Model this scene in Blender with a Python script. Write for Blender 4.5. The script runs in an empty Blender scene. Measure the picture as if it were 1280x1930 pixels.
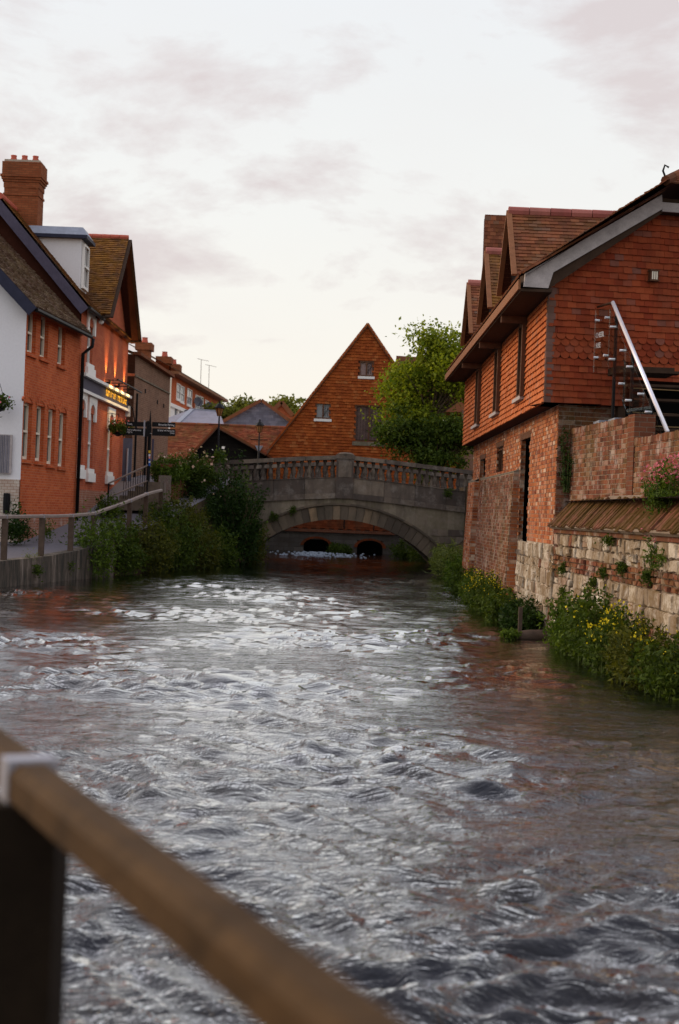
import bpy, math, random
import numpy as np
from mathutils import Vector, Matrix
RAD = math.radians
# ------------------------------------------------------------------ camera, sky, sun, exposure
FPX, ROLL, EYE = 2680.0, RAD(2.2), 2.05
CR, SR = math.cos(ROLL), math.sin(ROLL)
scene = bpy.context.scene
col = scene.collection
cam_d = bpy.data.cameras.new('camera'); cam = bpy.data.objects.new('camera', cam_d); col.objects.link(cam)
cam_d.sensor_fit = 'VERTICAL'; cam_d.sensor_height = 36.0; cam_d.lens = 36.0 * FPX / 1930.0
cam_d.clip_start = 0.05; cam_d.clip_end = 3000
cam_d.dof.use_dof = True; cam_d.dof.focus_distance = 26.0; cam_d.dof.aperture_fstop = 2.3
cam.matrix_world = Matrix(((CR, -SR, 0, 0), (0, 0, -1, 0), (SR, CR, 0, EYE), (0, 0, 0, 1)))
scene.camera = cam
SUN_EL, SUN_AZ = RAD(24), RAD(-72)           # sun low, to the left
world = bpy.data.worlds.new('World'); scene.world = world; world.use_nodes = True
sun_d = bpy.data.lights.new('sun', 'SUN'); sun_d.energy = 2.1; sun_d.angle = RAD(30); sun_d.color = (1.0, 0.74, 0.48)
sun = bpy.data.objects.new('sun', sun_d); col.objects.link(sun)
sdir = Vector((math.sin(SUN_AZ) * math.cos(SUN_EL), math.cos(SUN_AZ) * math.cos(SUN_EL), math.sin(SUN_EL)))
sun.rotation_euler = sdir.to_track_quat('Z', 'Y').to_euler(); sun.location = (0, 0, 40)
vs = scene.view_settings
vs.view_transform = 'Standard'; vs.look = 'None'; vs.exposure = 0.14; vs.gamma = 1.0; vs.use_curve_mapping = False
scene.cycles.use_denoising = True
scene.cycles.max_bounces = 8; scene.cycles.transparent_max_bounces = 12
scene.cycles.sample_clamp_indirect = 6.0

# ------------------------------------------------------------------ node helpers
class NT:
    def __init__(s, nt): s.nt = nt
    def n(s, t, **kw):
        nd = s.nt.nodes.new(t)
        for k, v in kw.items():
            if k.startswith('i_'): nd.inputs[k[2:].replace('_', ' ')].default_value = v
            else: setattr(nd, k, v)
        return nd
    def l(s, a, b): s.nt.links.new(a, b)
    def math(s, op, a, b=None, clamp=False):
        m = s.n('ShaderNodeMath', operation=op); m.use_clamp = clamp
        for i, x in enumerate((a, b)):
            if x is None: continue
            if isinstance(x, (int, float)): m.inputs[i].default_value = x
            else: s.l(x, m.inputs[i])
        return m.outputs[0]
    def mix(s, f, a, b, mode='MIX'):
        m = s.n('ShaderNodeMix', data_type='RGBA', blend_type=mode)
        for i, x in ((0, f), (6, a), (7, b)):
            if isinstance(x, (int, float)): m.inputs[i].default_value = x
            elif isinstance(x, tuple): m.inputs[i].default_value = (*x, 1) if len(x) == 3 else x
            else: s.l(x, m.inputs[i])
        return m.outputs[2]
    def ramp(s, f, stops, interp='LINEAR'):
        r = s.n('ShaderNodeValToRGB'); cr = r.color_ramp; cr.interpolation = interp
        while len(cr.elements) < len(stops): cr.elements.new(0.5)
        for e, (p, c) in zip(cr.elements, stops):
            e.position = p; e.color = (*c, 1) if isinstance(c, tuple) else (c, c, c, 1)
        s.l(f, r.inputs[0]); return r.outputs[0]
    def noise(s, vec, scale, detail=4, rough=0.55, dist=0.0):
        nd = s.n('ShaderNodeTexNoise'); nd.inputs['Scale'].default_value = scale
        nd.inputs['Detail'].default_value = detail; nd.inputs['Roughness'].default_value = rough
        nd.inputs['Distortion'].default_value = dist
        if vec is not None: s.l(vec, nd.inputs['Vector'])
        return nd.outputs['Fac']

# sky: Nishita seen through thin high cloud, with soft mauve cloud patches
w = NT(world.node_tree); world.node_tree.nodes.clear()
sky = w.n('ShaderNodeTexSky', sky_type='NISHITA'); sky.sun_disc = False
sky.sun_elevation = SUN_EL; sky.sun_rotation = SUN_AZ; sky.air_density = 1.0; sky.dust_density = 2.0
tc = w.n('ShaderNodeTexCoord'); sx = w.n('ShaderNodeSeparateXYZ'); w.l(tc.outputs['Generated'], sx.inputs[0])
zc = w.math('MAXIMUM', sx.outputs[2], 0.0)
inv = w.math('DIVIDE', 1.0, w.math('ADD', zc, 0.42))
cv = w.n('ShaderNodeCombineXYZ'); w.l(w.math('MULTIPLY', sx.outputs[0], inv), cv.inputs[0]); w.l(w.math('MULTIPLY', sx.outputs[1], inv), cv.inputs[1])
w.l(w.math('MULTIPLY', sx.outputs[2], 2.2), cv.inputs[2])
offs = w.n('ShaderNodeVectorMath', operation='ADD'); offs.inputs[1].default_value = (1.7, 1.5, 0.4); w.l(cv.outputs[0], offs.inputs[0])
veil = w.ramp(sx.outputs[2], [(0.0, (1.0, 0.90, 0.73)), (0.08, (1.0, 0.945, 0.85)), (0.20, (0.945, 0.94, 0.905)), (0.36, (0.88, 0.90, 0.92)), (0.65, (0.86, 0.87, 0.98)), (1.0, (0.80, 0.84, 1.05))])
lift = w.n('ShaderNodeMapRange'); w.l(sx.outputs[2], lift.inputs[0])
for i_, v_ in enumerate((0.30, 1.0, 9.35, 11.2)): lift.inputs[i_ + 1].default_value = v_
vs10 = w.n('ShaderNodeVectorMath', operation='SCALE'); w.l(veil, vs10.inputs[0]); w.l(lift.outputs[0], vs10.inputs[3]); veil = vs10.outputs[0]
base = w.mix(0.92, sky.outputs[0], veil)
n1 = w.noise(offs.outputs[0], 3.4, 9, 0.6, 0.2)
n2 = w.noise(offs.outputs[0], 1.2, 3, 0.5)
m1 = w.ramp(w.math('MULTIPLY', n1, w.math('ADD', w.math('MULTIPLY', n2, 1.1), 0.45)), [(0.515, 0.0), (0.66, 1.0)])
m1 = w.math('MULTIPLY', m1, w.ramp(sx.outputs[2], [(0.03, 0.0), (0.10, 1.0)]))
cl = w.mix(w.math('MULTIPLY', m1, 0.72), base, (6.2, 5.35, 5.4))
n3 = w.noise(offs.outputs[0], 5.5, 6, 0.55)
cl2 = w.mix(w.math('MULTIPLY', w.ramp(n3, [(0.45, 0.0), (0.75, 1.0)]), 0.12), cl, (7.6, 7.0, 6.9))
bg = w.n('ShaderNodeBackground'); bg.inputs[1].default_value = 0.1; w.l(cl2, bg.inputs[0])
wo = w.n('ShaderNodeOutputWorld'); w.l(bg.outputs[0], wo.inputs[0])

# ------------------------------------------------------------------ pixel helpers (photo pixels -> directions)
def ray(u, v):
    dx = (u - 640) / FPX; dy = (965 - v) / FPX
    return dx * CR - dy * SR, dx * SR + dy * CR
def P(u, v, Y):
    x, z = ray(u, v); return Vector((x * Y, Y, z * Y + EYE))
def onX(u, v, X):
    x, z = ray(u, v); return P(u, v, X / x)

# ------------------------------------------------------------------ materials
M = {}
def mat(name):
    m = bpy.data.materials.new(name); m.use_nodes = True; m.node_tree.nodes.clear()
    k = NT(m.node_tree); o = k.n('ShaderNodeOutputMaterial'); b = k.n('ShaderNodeBsdfPrincipled')
    k.l(b.outputs[0], o.inputs[0]); M[name] = m
    return k, b, o
def bump(k, b, h, strength=0.3, dist=0.02):
    bp = k.n('ShaderNodeBump'); bp.inputs['Strength'].default_value = strength; bp.inputs['Distance'].default_value = dist
    k.l(h, bp.inputs['Height']); k.l(bp.outputs[0], b.inputs['Normal']); return bp
def pos(k):
    return k.n('ShaderNodeNewGeometry').outputs['Position']
def piece_rand(k):
    return k.math('FRACT', k.math('ADD', k.n('ShaderNodeObjectInfo').outputs['Random'],
                  k.n('ShaderNodeNewGeometry').outputs['Random Per Island']))
def plain(name, c, rough=0.6, var=0.25, scale=6.0, bs=0.15, metal=0.0, spec=0.10):
    k, b, o = mat(name); p = pos(k)
    n = k.noise(p, scale, 6, 0.65); n2 = k.noise(p, scale * 9, 3)
    f = k.math('ADD', k.math('MULTIPLY', n, 0.7), k.math('MULTIPLY', n2, 0.3))
    d = tuple(x * (1 - var) for x in c); e = tuple(min(1, x * (1 + var)) for x in c)
    k.l(k.ramp(f, [(0.3, d), (0.7, e)]), b.inputs['Base Color'])
    b.inputs['Roughness'].default_value = rough; b.inputs['Metallic'].default_value = metal
    b.inputs['Specular IOR Level'].default_value = spec
    if bs: bump(k, b, f, bs, 0.02)
    return M[name]
def pieces(name, stops, stain=(0.05, 0.05, 0.03), stain_amt=0.35, rough=0.85, grain=30, moss=None, moss_amt=0.0, moss_scale=0.9, moss_at=0.45, light=None, light_amt=0.0):
    """tiles, bricks or stones: each piece its own tone, over it dirt, moss, pale efflorescence"""
    k, b, o = mat(name); p = pos(k); r = piece_rand(k)
    c = k.ramp(r, stops)
    g = k.noise(p, grain, 5, 0.7)
    c = k.mix(k.math('MULTIPLY', k.ramp(g, [(0.35, 0.0), (0.75, 1.0)]), 0.35), c, tuple(x * 0.55 for x in stops[len(stops)//2][1]))
    mps = k.n('ShaderNodeMapping'); mps.inputs['Scale'].default_value = (1.6, 1.6, 0.45); k.l(p, mps.inputs[0]); s = k.noise(mps.outputs[0], 1.6, 7, 0.65)
    c = k.mix(k.math('MULTIPLY', k.ramp(s, [(0.45, 0.0), (0.64, 1.0)]), stain_amt), c, stain)
    if light:
        q = k.noise(p, 2.7, 6, 0.7)
        c = k.mix(k.math('MULTIPLY', k.ramp(q, [(0.52, 0.0), (0.66, 1.0)]), light_amt), c, light)
    if moss:
        q = k.noise(p, moss_scale, 7, 0.7); q2 = k.noise(p, moss_scale * 8, 4, 0.7)
        qq = k.math('ADD', k.math('MULTIPLY', q, 0.6), k.math('MULTIPLY', q2, 0.4))
        c = k.mix(k.math('MULTIPLY', k.ramp(qq, [(moss_at, 0.0), (moss_at + 0.13, 1.0)]), moss_amt), c, moss)
    k.l(c, b.inputs['Base Color']); b.inputs['Roughness'].default_value = rough; b.inputs['Specular IOR Level'].default_value = 0.06
    bump(k, b, g, 0.35, 0.006)
    return M[name]
def brickwork(name, c1, c2, mortar, stain=(0.06, 0.045, 0.035), stain_amt=0.3, light=None, light_amt=0.3, bw=0.225, bh=0.075):
    k, b, o = mat(name); uv = k.n('ShaderNodeUVMap').outputs[0]; p = pos(k)
    bt = k.n('ShaderNodeTexBrick'); k.l(uv, bt.inputs['Vector']); bt.inputs['Scale'].default_value = 1.0
    bt.inputs['Brick Width'].default_value = bw; bt.inputs['Row Height'].default_value = bh
    bt.inputs['Mortar Size'].default_value = 0.006; bt.inputs['Mortar Smooth'].default_value = 0.3; bt.inputs['Bias'].default_value = 0.0
    bt.inputs['Color1'].default_value = (*c1, 1); bt.inputs['Color2'].default_value = (*c2, 1); bt.inputs['Mortar'].default_value = (*mortar, 1)
    n = k.noise(p, 1.1, 6, 0.62); g = k.noise(p, 22, 4, 0.7)
    c = k.mix(k.math('MULTIPLY', k.ramp(n, [(0.45, 0.0), (0.72, 1.0)]), stain_amt), bt.outputs['Color'], stain)
    c = k.mix(k.math('MULTIPLY', k.ramp(g, [(0.4, 0.0), (0.75, 1.0)]), 0.3), c, tuple(x * 0.55 for x in c1))
    if light:
        q = k.noise(p, 1.9, 6, 0.7)
        c = k.mix(k.math('MULTIPLY', k.ramp(q, [(0.54, 0.0), (0.7, 1.0)]), light_amt), c, light)
    k.l(c, b.inputs['Base Color']); b.inputs['Roughness'].default_value = 0.9; b.inputs['Specular IOR Level'].default_value = 0.05
    h = k.math('SUBTRACT', k.math('MULTIPLY', g, 0.3), bt.outputs['Fac'])
    bump(k, b, h, 0.6, 0.008)
    return M[name]
def leafmat(name, dark, light, trans=0.35):
    k, b, o = mat(name); p = pos(k)
    r = k.n('ShaderNodeNewGeometry').outputs['Random Per Island']
    n = k.noise(p, 1.3, 3)
    f = k.math('ADD', k.math('MULTIPLY', r, 0.6), k.math('MULTIPLY', n, 0.5), clamp=True)
    c = k.ramp(f, [(0.15, dark), (0.85, light)])
    k.l(c, b.inputs['Base Color']); b.inputs['Roughness'].default_value = 0.6; b.inputs['Specular IOR Level'].default_value = 0.12
    t = k.n('ShaderNodeBsdfTranslucent'); k.l(k.mix(1.0, c, (1.0, 1.0, 0.45), 'MULTIPLY'), t.inputs[0])
    ms = k.n('ShaderNodeMixShader'); ms.inputs[0].default_value = trans
    k.l(b.outputs[0], ms.inputs[1]); k.l(t.outputs[0], ms.inputs[2]); k.l(ms.outputs[0], o.inputs[0])
    return M[name]
def glassmat(name, c=(0.02, 0.022, 0.025), rough=0.08):
    k, b, o = mat(name); b.inputs['Base Color'].default_value = (*c, 1); b.inputs['Roughness'].default_value = rough
    b.inputs['Specular IOR Level'].default_value = 0.6
    n = k.noise(pos(k), 1.7, 2); bump(k, b, n, 0.05, 0.02)
def clearglass(name):
    k, b, o = mat(name)
    gl = k.n('ShaderNodeBsdfGlossy'); gl.inputs['Roughness'].default_value = 0.02; gl.inputs[0].default_value = (0.9, 0.95, 0.93, 1)
    tr = k.n('ShaderNodeBsdfTransparent'); tr.inputs[0].default_value = (0.86, 0.90, 0.88, 1)
    ms = k.n('ShaderNodeMixShader'); ms.inputs[0].default_value = 0.09; k.l(tr.outputs[0], ms.inputs[1]); k.l(gl.outputs[0], ms.inputs[2])
    k.l(ms.outputs[0], o.inputs[0])
def emit(name, c, s):
    k, b, o = mat(name); b.inputs['Base Color'].default_value = (*c, 1)
    b.inputs['Emission Color'].default_value = (*c, 1); b.inputs['Emission Strength'].default_value = s

# right house
pieces('wall_tile_shaded', [(0.0, (0.21, 0.036, 0.017)), (0.35, (0.27, 0.050, 0.020)), (0.75, (0.33, 0.072, 0.028)), (0.94, (0.27, 0.065, 0.033)), (1.0, (0.20, 0.085, 0.065))], stain=(0.07, 0.025, 0.015), stain_amt=0.35)  # wall tile for the gable end, its shade put into a darker, redder colour
pieces('wall_tile_lit', [(0.0, (0.44, 0.125, 0.045)), (0.5, (0.52, 0.15, 0.052)), (0.9, (0.58, 0.19, 0.072)), (1.0, (0.38, 0.18, 0.12))], stain_amt=0.2)  # same wall tile on the river face, warm sunlight put into the colour
pieces('roof_tile_brown', [(0.0, (0.13, 0.045, 0.026)), (0.5, (0.22, 0.075, 0.04)), (0.85, (0.30, 0.11, 0.055)), (1.0, (0.16, 0.10, 0.075))], moss=(0.18, 0.085, 0.018), moss_amt=0.28)
pieces('roof_tile_lichen', [(0.0, (0.10, 0.045, 0.022)), (0.5, (0.17, 0.075, 0.033)), (1.0, (0.25, 0.12, 0.055))], moss=(0.27, 0.125, 0.018), moss_amt=0.6, moss_scale=0.55)
pieces('roof_tile_grey', [(0.0, (0.12, 0.075, 0.055)), (0.5, (0.18, 0.115, 0.085)), (1.0, (0.25, 0.17, 0.13))], moss=(0.27, 0.22, 0.12), moss_amt=0.45)
pieces('roof_tile_red', [(0.0, (0.17, 0.04, 0.022)), (0.5, (0.26, 0.065, 0.032)), (1.0, (0.34, 0.12, 0.06))], stain_amt=0.45, moss=(0.15, 0.11, 0.03), moss_amt=0.4)
pieces('roof_slate', [(0.0, (0.15, 0.15, 0.19)), (0.5, (0.20, 0.20, 0.25)), (1.0, (0.27, 0.26, 0.31))], stain_amt=0.2, rough=0.6)
pieces('ridge_pink', [(0.0, (0.32, 0.10, 0.085)), (1.0, (0.42, 0.16, 0.13))], stain_amt=0.25)
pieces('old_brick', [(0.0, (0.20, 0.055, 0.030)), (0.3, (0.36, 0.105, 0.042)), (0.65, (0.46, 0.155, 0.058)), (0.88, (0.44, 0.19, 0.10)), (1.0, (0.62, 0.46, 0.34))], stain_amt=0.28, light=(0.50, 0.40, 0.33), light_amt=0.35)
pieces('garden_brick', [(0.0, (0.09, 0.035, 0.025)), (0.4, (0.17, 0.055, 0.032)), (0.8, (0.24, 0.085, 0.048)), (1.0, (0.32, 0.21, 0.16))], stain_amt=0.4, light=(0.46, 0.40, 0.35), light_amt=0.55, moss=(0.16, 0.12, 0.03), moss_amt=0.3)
pieces('wall_stone', [(0.0, (0.22, 0.16, 0.10)), (0.25, (0.36, 0.29, 0.215)), (0.6, (0.50, 0.43, 0.34)), (0.85, (0.62, 0.57, 0.49)), (1.0, (0.34, 0.19, 0.13))], stain=(0.12, 0.075, 0.045), stain_amt=0.8, light=(0.68, 0.64, 0.57), light_amt=0.5, moss=(0.15, 0.095, 0.04), moss_amt=0.75, moss_scale=2.2, grain=13)
pieces('coping_moss', [(0.0, (0.12, 0.05, 0.035)), (0.5, (0.20, 0.08, 0.05)), (1.0, (0.27, 0.13, 0.09))], moss=(0.072, 0.042, 0.010), moss_amt=0.92, moss_scale=1.0, moss_at=0.40)
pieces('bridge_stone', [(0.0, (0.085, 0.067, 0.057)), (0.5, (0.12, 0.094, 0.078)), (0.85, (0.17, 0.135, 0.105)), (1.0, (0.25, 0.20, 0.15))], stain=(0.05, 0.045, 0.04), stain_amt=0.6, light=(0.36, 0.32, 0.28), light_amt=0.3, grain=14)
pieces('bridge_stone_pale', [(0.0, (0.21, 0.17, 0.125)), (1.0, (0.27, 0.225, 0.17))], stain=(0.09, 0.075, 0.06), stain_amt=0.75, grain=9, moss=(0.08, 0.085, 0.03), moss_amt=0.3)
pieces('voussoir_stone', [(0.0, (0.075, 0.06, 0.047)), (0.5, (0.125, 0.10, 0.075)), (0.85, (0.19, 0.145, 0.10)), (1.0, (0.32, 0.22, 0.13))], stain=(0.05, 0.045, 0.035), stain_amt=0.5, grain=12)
pieces('mill_tile', [(0.0, (0.24, 0.052, 0.014)), (0.5, (0.32, 0.076, 0.018)), (0.85, (0.39, 0.10, 0.024)), (1.0, (0.40, 0.14, 0.045))], stain=(0.20, 0.055, 0.018), stain_amt=0.35)
plain('mortar', (0.40, 0.33, 0.26), 0.9, 0.25, 8, 0.3)
plain('mortar_dark', (0.20, 0.15, 0.11), 0.9, 0.3, 8, 0.3)
plain('tile_back', (0.06, 0.02, 0.012), 0.9, 0.2)
brickwork('brick_front', (0.45, 0.085, 0.030), (0.58, 0.14, 0.048), (0.52, 0.25, 0.14), stain=(0.24, 0.055, 0.024), stain_amt=0.45)
brickwork('brick_pub', (0.42, 0.085, 0.042), (0.53, 0.14, 0.06), (0.46, 0.23, 0.15), stain=(0.18, 0.045, 0.03), stain_amt=0.4)
brickwork('brick_dark', (0.19, 0.095, 0.062), (0.26, 0.14, 0.092), (0.32, 0.25, 0.18), stain=(0.10, 0.065, 0.05), stain_amt=0.45)
brickwork('brick_plinth', (0.33, 0.12, 0.075), (0.40, 0.17, 0.10), (0.45, 0.35, 0.27), light=(0.58, 0.52, 0.46), light_amt=0.75)
brickwork('brick_chimney', (0.24, 0.07, 0.030), (0.32, 0.105, 0.045), (0.15, 0.075, 0.04), stain=(0.06, 0.05, 0.03), stain_amt=0.5)
brickwork('brick_mill_base', (0.15, 0.05, 0.027), (0.20, 0.07, 0.036), (0.19, 0.14, 0.10), stain_amt=0.5)
brickwork('ashlar_low', (0.09, 0.08, 0.07), (0.13, 0.115, 0.10), (0.05, 0.04, 0.03), stain_amt=0.6, bw=0.5, bh=0.22)
brickwork('rubble_white', (0.50, 0.43, 0.36), (0.62, 0.56, 0.48), (0.30, 0.17, 0.11), stain=(0.30, 0.14, 0.09), stain_amt=0.65, bw=0.16, bh=0.08)
brickwork('weatherboard', (0.012, 0.011, 0.010), (0.018, 0.016, 0.014), (0.004, 0.004, 0.004), stain_amt=0.1, bw=6, bh=0.18)
plain('white_render', (0.74, 0.74, 0.76), 0.8, 0.05, 14, 0.25)
plain('white_paint', (0.80, 0.78, 0.74), 0.55, 0.05, 9, 0.05)
plain('cream_paint', (0.74, 0.68, 0.55), 0.5, 0.06, 9, 0.05)
plain('blue_black', (0.030, 0.032, 0.055), 0.5, 0.25, 5, 0.1)
plain('bargeboard_violet', (0.085, 0.075, 0.11), 0.6, 0.25, 5, 0.1)
plain('black_iron', (0.010, 0.010, 0.011), 0.45, 0.2, 20, 0.05)
plain('fascia_blue', (0.055, 0.052, 0.085), 0.5, 0.12, 4, 0.02)
plain('gold', (0.85, 0.52, 0.06), 0.4, 0.1, 30, 0.0)
plain('lead', (0.26, 0.28, 0.33), 0.55, 0.2, 4, 0.15)
plain('oak_weathered', (0.40, 0.36, 0.35), 0.8, 0.28, 5, 0.3)
plain('oak_brown', (0.115, 0.055, 0.032), 0.75, 0.35, 7, 0.25)
plain('oak_orange', (0.24, 0.105, 0.05), 0.7, 0.25, 7, 0.2)
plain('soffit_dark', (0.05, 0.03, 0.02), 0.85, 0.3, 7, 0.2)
plain('rail_timber', (0.27, 0.22, 0.19), 0.75, 0.25, 6, 0.25)
plain('post_timber', (0.085, 0.06, 0.045), 0.85, 0.35, 7, 0.35)
plain('rail_near', (0.058, 0.032, 0.013), 0.75, 0.6, 7, 0.3)
plain('post_near', (0.014, 0.009, 0.005), 0.85, 0.35, 7, 0.35)
plain('galvanised', (0.36, 0.36, 0.40), 0.5, 0.15, 12, 0.05, metal=0.7)
plain('steel', (0.84, 0.82, 0.88), 0.42, 0.05, 12, 0.0, metal=0.55)
plain('steel_rod', (0.30, 0.20, 0.10), 0.4, 0.1, 12, 0.0, metal=0.8)
plain('asphalt', (0.135, 0.125, 0.135), 0.95, 0.2, 40, 0.3)
plain('earth', (0.055, 0.04, 0.022), 0.95, 0.4, 4, 0.5)
plain('concrete', (0.23, 0.19, 0.15), 0.9, 0.5, 3, 0.4)
plain('step_stone', (0.13, 0.10, 0.075), 0.9, 0.3, 7, 0.3)
plain('terracotta', (0.46, 0.115, 0.075), 0.8, 0.2, 12, 0.1)
plain('door_timber', (0.12, 0.08, 0.07), 0.85, 0.4, 5, 0.3)
plain('window_void', (0.006, 0.005, 0.005), 0.7, 0.1, 5, 0)
plain('bark', (0.10, 0.07, 0.045), 0.9, 0.4, 9, 0.5)
plain('stem_green', (0.06, 0.085, 0.025), 0.8, 0.3, 9, 0.1)
plain('foam', (0.30, 0.35, 0.40), 0.6, 0.12, 14, 0.4)
plain('lamp_glass', (0.30, 0.14, 0.05), 0.2, 0.2, 14, 0)
plain('panel_blue', (0.10, 0.12, 0.18), 0.4, 0.2, 4, 0)
plain('sign_white', (0.78, 0.78, 0.78), 0.5, 0.05, 4, 0)
plain('curtain', (0.34, 0.24, 0.22), 0.8, 0.25, 9, 0.1)
plain('bin_blue', (0.02, 0.05, 0.085), 0.4, 0.2, 4, 0)
plain('dish_grey', (0.10, 0.10, 0.12), 0.5, 0.2, 6, 0)
for nm, c in (('sticker_yellow', (0.75, 0.50, 0.04)), ('sticker_blue', (0.03, 0.12, 0.45)), ('sticker_white', (0.7, 0.75, 0.85)), ('sticker_pink', (0.75, 0.30, 0.28))):
    plain(nm, c, 0.4, 0.05, 9, 0)
glassmat('pane'); glassmat('pane_light', (0.20, 0.21, 0.23), 0.15); clearglass('clear_glass')
emit('lamp_lit', (1.0, 0.62, 0.25), 6.0)
leafmat('leaf_tree', (0.055, 0.105, 0.008), (0.31, 0.35, 0.025), 0.45)
leafmat('leaf_far', (0.08, 0.10, 0.02), (0.26, 0.26, 0.05), 0.45)
leafmat('leaf_dark', (0.008, 0.022, 0.005), (0.035, 0.068, 0.011), 0.3)
leafmat('leaf_mid', (0.018, 0.040, 0.006), (0.085, 0.125, 0.016))
leafmat('leaf_olive', (0.025, 0.036, 0.007), (0.12, 0.125, 0.018))
leafmat('leaf_fresh', (0.025, 0.055, 0.007), (0.12, 0.18, 0.022))
leafmat('grass_blade', (0.06, 0.09, 0.018), (0.22, 0.25, 0.06))
leafmat('petal_yellow', (0.50, 0.38, 0.012), (0.80, 0.66, 0.03), 0.25)
leafmat('petal_pink', (0.55, 0.10, 0.17), (0.85, 0.26, 0.34), 0.25)
leafmat('petal_pale', (0.70, 0.40, 0.33), (0.85, 0.66, 0.55), 0.25)
leafmat('petal_red', (0.55, 0.05, 0.06), (0.80, 0.20, 0.20), 0.25)
leafmat('petal_white', (0.75, 0.70, 0.62), (0.85, 0.83, 0.78), 0.2)

# ------------------------------------------------------------------ mesh helpers
ORG = {}
def link_mesh(name, me, o, parent, material):
    ob = bpy.data.objects.new(name, me); col.objects.link(ob)
    if material: me.materials.append(M[material])
    po = Vector((0, 0, 0))
    if parent is not None: ob.parent = parent; po = ORG[parent.name]
    ob.location = Vector(o) - po; ORG[ob.name] = Vector(o)
    return ob
def thing(name, loc, label, cat, group=None):
    e = bpy.data.objects.new(name, None); col.objects.link(e); e.location = loc; e.empty_display_size = 0.2
    ORG[e.name] = Vector(loc); e['label'] = label; e['category'] = cat
    if group: e['group'] = group
    return e
def tag(o, label, cat, group=None):
    o['label'] = label; o['category'] = cat
    if group: o['group'] = group
    return o
class MB:
    def __init__(s): s.v = []; s.f = []; s.sm = False
    def poly(s, pts):
        n = len(s.v); s.v += [tuple(p) for p in pts]; s.f.append(tuple(range(n, n + len(pts)))); return s
    def box(s, x0, x1, y0, y1, z0, z1, M4=None):
        n = len(s.v); c = [(x, y, z) for z in (z0, z1) for y in (y0, y1) for x in (x0, x1)]
        if M4 is not None: c = [tuple(M4 @ Vector(p)) for p in c]
        s.v += c
        for f in ((0, 2, 3, 1), (4, 5, 7, 6), (0, 1, 5, 4), (2, 6, 7, 3), (0, 4, 6, 2), (1, 3, 7, 5)): s.f.append(tuple(n + i for i in f))
        return s
    def bar(s, a, b, w, h, up=(0, 0, 1)):
        """rectangular bar from a to b, w wide, h high"""
        a = Vector(a); b = Vector(b); d = (b - a).normalized(); up = Vector(up)
        sd = d.cross(up)
        if sd.length < 1e-4: sd = d.cross(Vector((1, 0, 0)))
        sd.normalize(); u = sd.cross(d).normalized(); n = len(s.v)
        for q in (a, b):
            for i, j in ((-1, -1), (1, -1), (1, 1), (-1, 1)): s.v.append(tuple(q + sd * (i * w / 2) + u * (j * h / 2)))
        for f in ((0, 1, 2, 3), (7, 6, 5, 4), (0, 4, 5, 1), (1, 5, 6, 2), (2, 6, 7, 3), (3, 7, 4, 0)): s.f.append(tuple(n + i for i in f))
        return s
    def tube(s, pts, rs, k=8, cap=True):
        pts = [Vector(p) for p in pts]; n0 = len(s.v)
        if isinstance(rs, (int, float)): rs = [rs] * len(pts)
        for i, p in enumerate(pts):
            d = (pts[min(i + 1, len(pts) - 1)] - pts[max(i - 1, 0)])
            d = d.normalized() if d.length > 1e-6 else Vector((0, 0, 1))
            a = d.cross(Vector((0.3, 1, 0.1))).normalized(); b = d.cross(a)
            for j in range(k):
                t = 2 * math.pi * j / k; s.v.append(tuple(p + (a * math.cos(t) + b * math.sin(t)) * rs[i]))
        for i in range(len(pts) - 1):
            for j in range(k):
                a = n0 + i * k + j; b = n0 + i * k + (j + 1) % k; s.f.append((a, b, b + k, a + k))
        if cap:
            s.f.append(tuple(n0 + j for j in range(k - 1, -1, -1))); e = n0 + (len(pts) - 1) * k; s.f.append(tuple(e + j for j in range(k)))
        return s
    def lathe(s, prof, c, k=12):
        """profile (r, z) turned about the vertical through c"""
        c = Vector(c); n0 = len(s.v)
        for r, z in prof:
            for j in range(k):
                t = 2 * math.pi * j / k; s.v.append((c.x + r * math.cos(t), c.y + r * math.sin(t), c.z + z))
        for i in range(len(prof) - 1):
            for j in range(k):
                a = n0 + i * k + j; b = n0 + i * k + (j + 1) % k; s.f.append((a, b, b + k, a + k))
        s.f.append(tuple(n0 + j for j in range(k - 1, -1, -1))); e = n0 + (len(prof) - 1) * k; s.f.append(tuple(e + j for j in range(k)))
        return s
    def prism(s, pts, d):
        """polygon pts (3D) pushed along the vector d"""
        d = Vector(d); n = len(pts); a = [Vector(p) for p in pts]; b = [p + d for p in a]
        n0 = len(s.v); s.v += [tuple(p) for p in a + b]
        s.f.append(tuple(n0 + i for i in range(n))); s.f.append(tuple(n0 + n + i for i in range(n - 1, -1, -1)))
        for i in range(n):
            j = (i + 1) % n; s.f.append((n0 + i, n0 + n + i, n0 + n + j, n0 + j))
        return s
    def build(s, name, material, parent=None, smooth=False, uv=True, origin=None):
        A = np.array(s.v, dtype=np.float64)
        o = origin if origin is not None else Vector(((A[:, 0].min() + A[:, 0].max()) / 2, (A[:, 1].min() + A[:, 1].max()) / 2, A[:, 2].min()))
        A0 = A - np.array(o); me = bpy.data.meshes.new(name); me.from_pydata(A0.tolist(), [], s.f)
        if uv and len(s.f) < 60000:
            lay = me.uv_layers.new(name='UVMap'); dat = np.zeros((len(me.loops), 2)); i = 0
            for p in me.polygons:
                n = p.normal
                if abs(n.z) > 0.98: t = Vector((1, 0, 0)); b = Vector((0, 1, 0))
                else:
                    t = Vector((-n.y, n.x, 0)).normalized(); b = n.cross(t)
                for li in p.loop_indices:
                    q = A[me.loops[li].vertex_index]
                    dat[li] = (q[0] * t.x + q[1] * t.y + q[2] * t.z, q[0] * b.x + q[1] * b.y + q[2] * b.z)
            lay.data.foreach_set('uv', dat.ravel())
        if smooth: me.shade_smooth()
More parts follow.
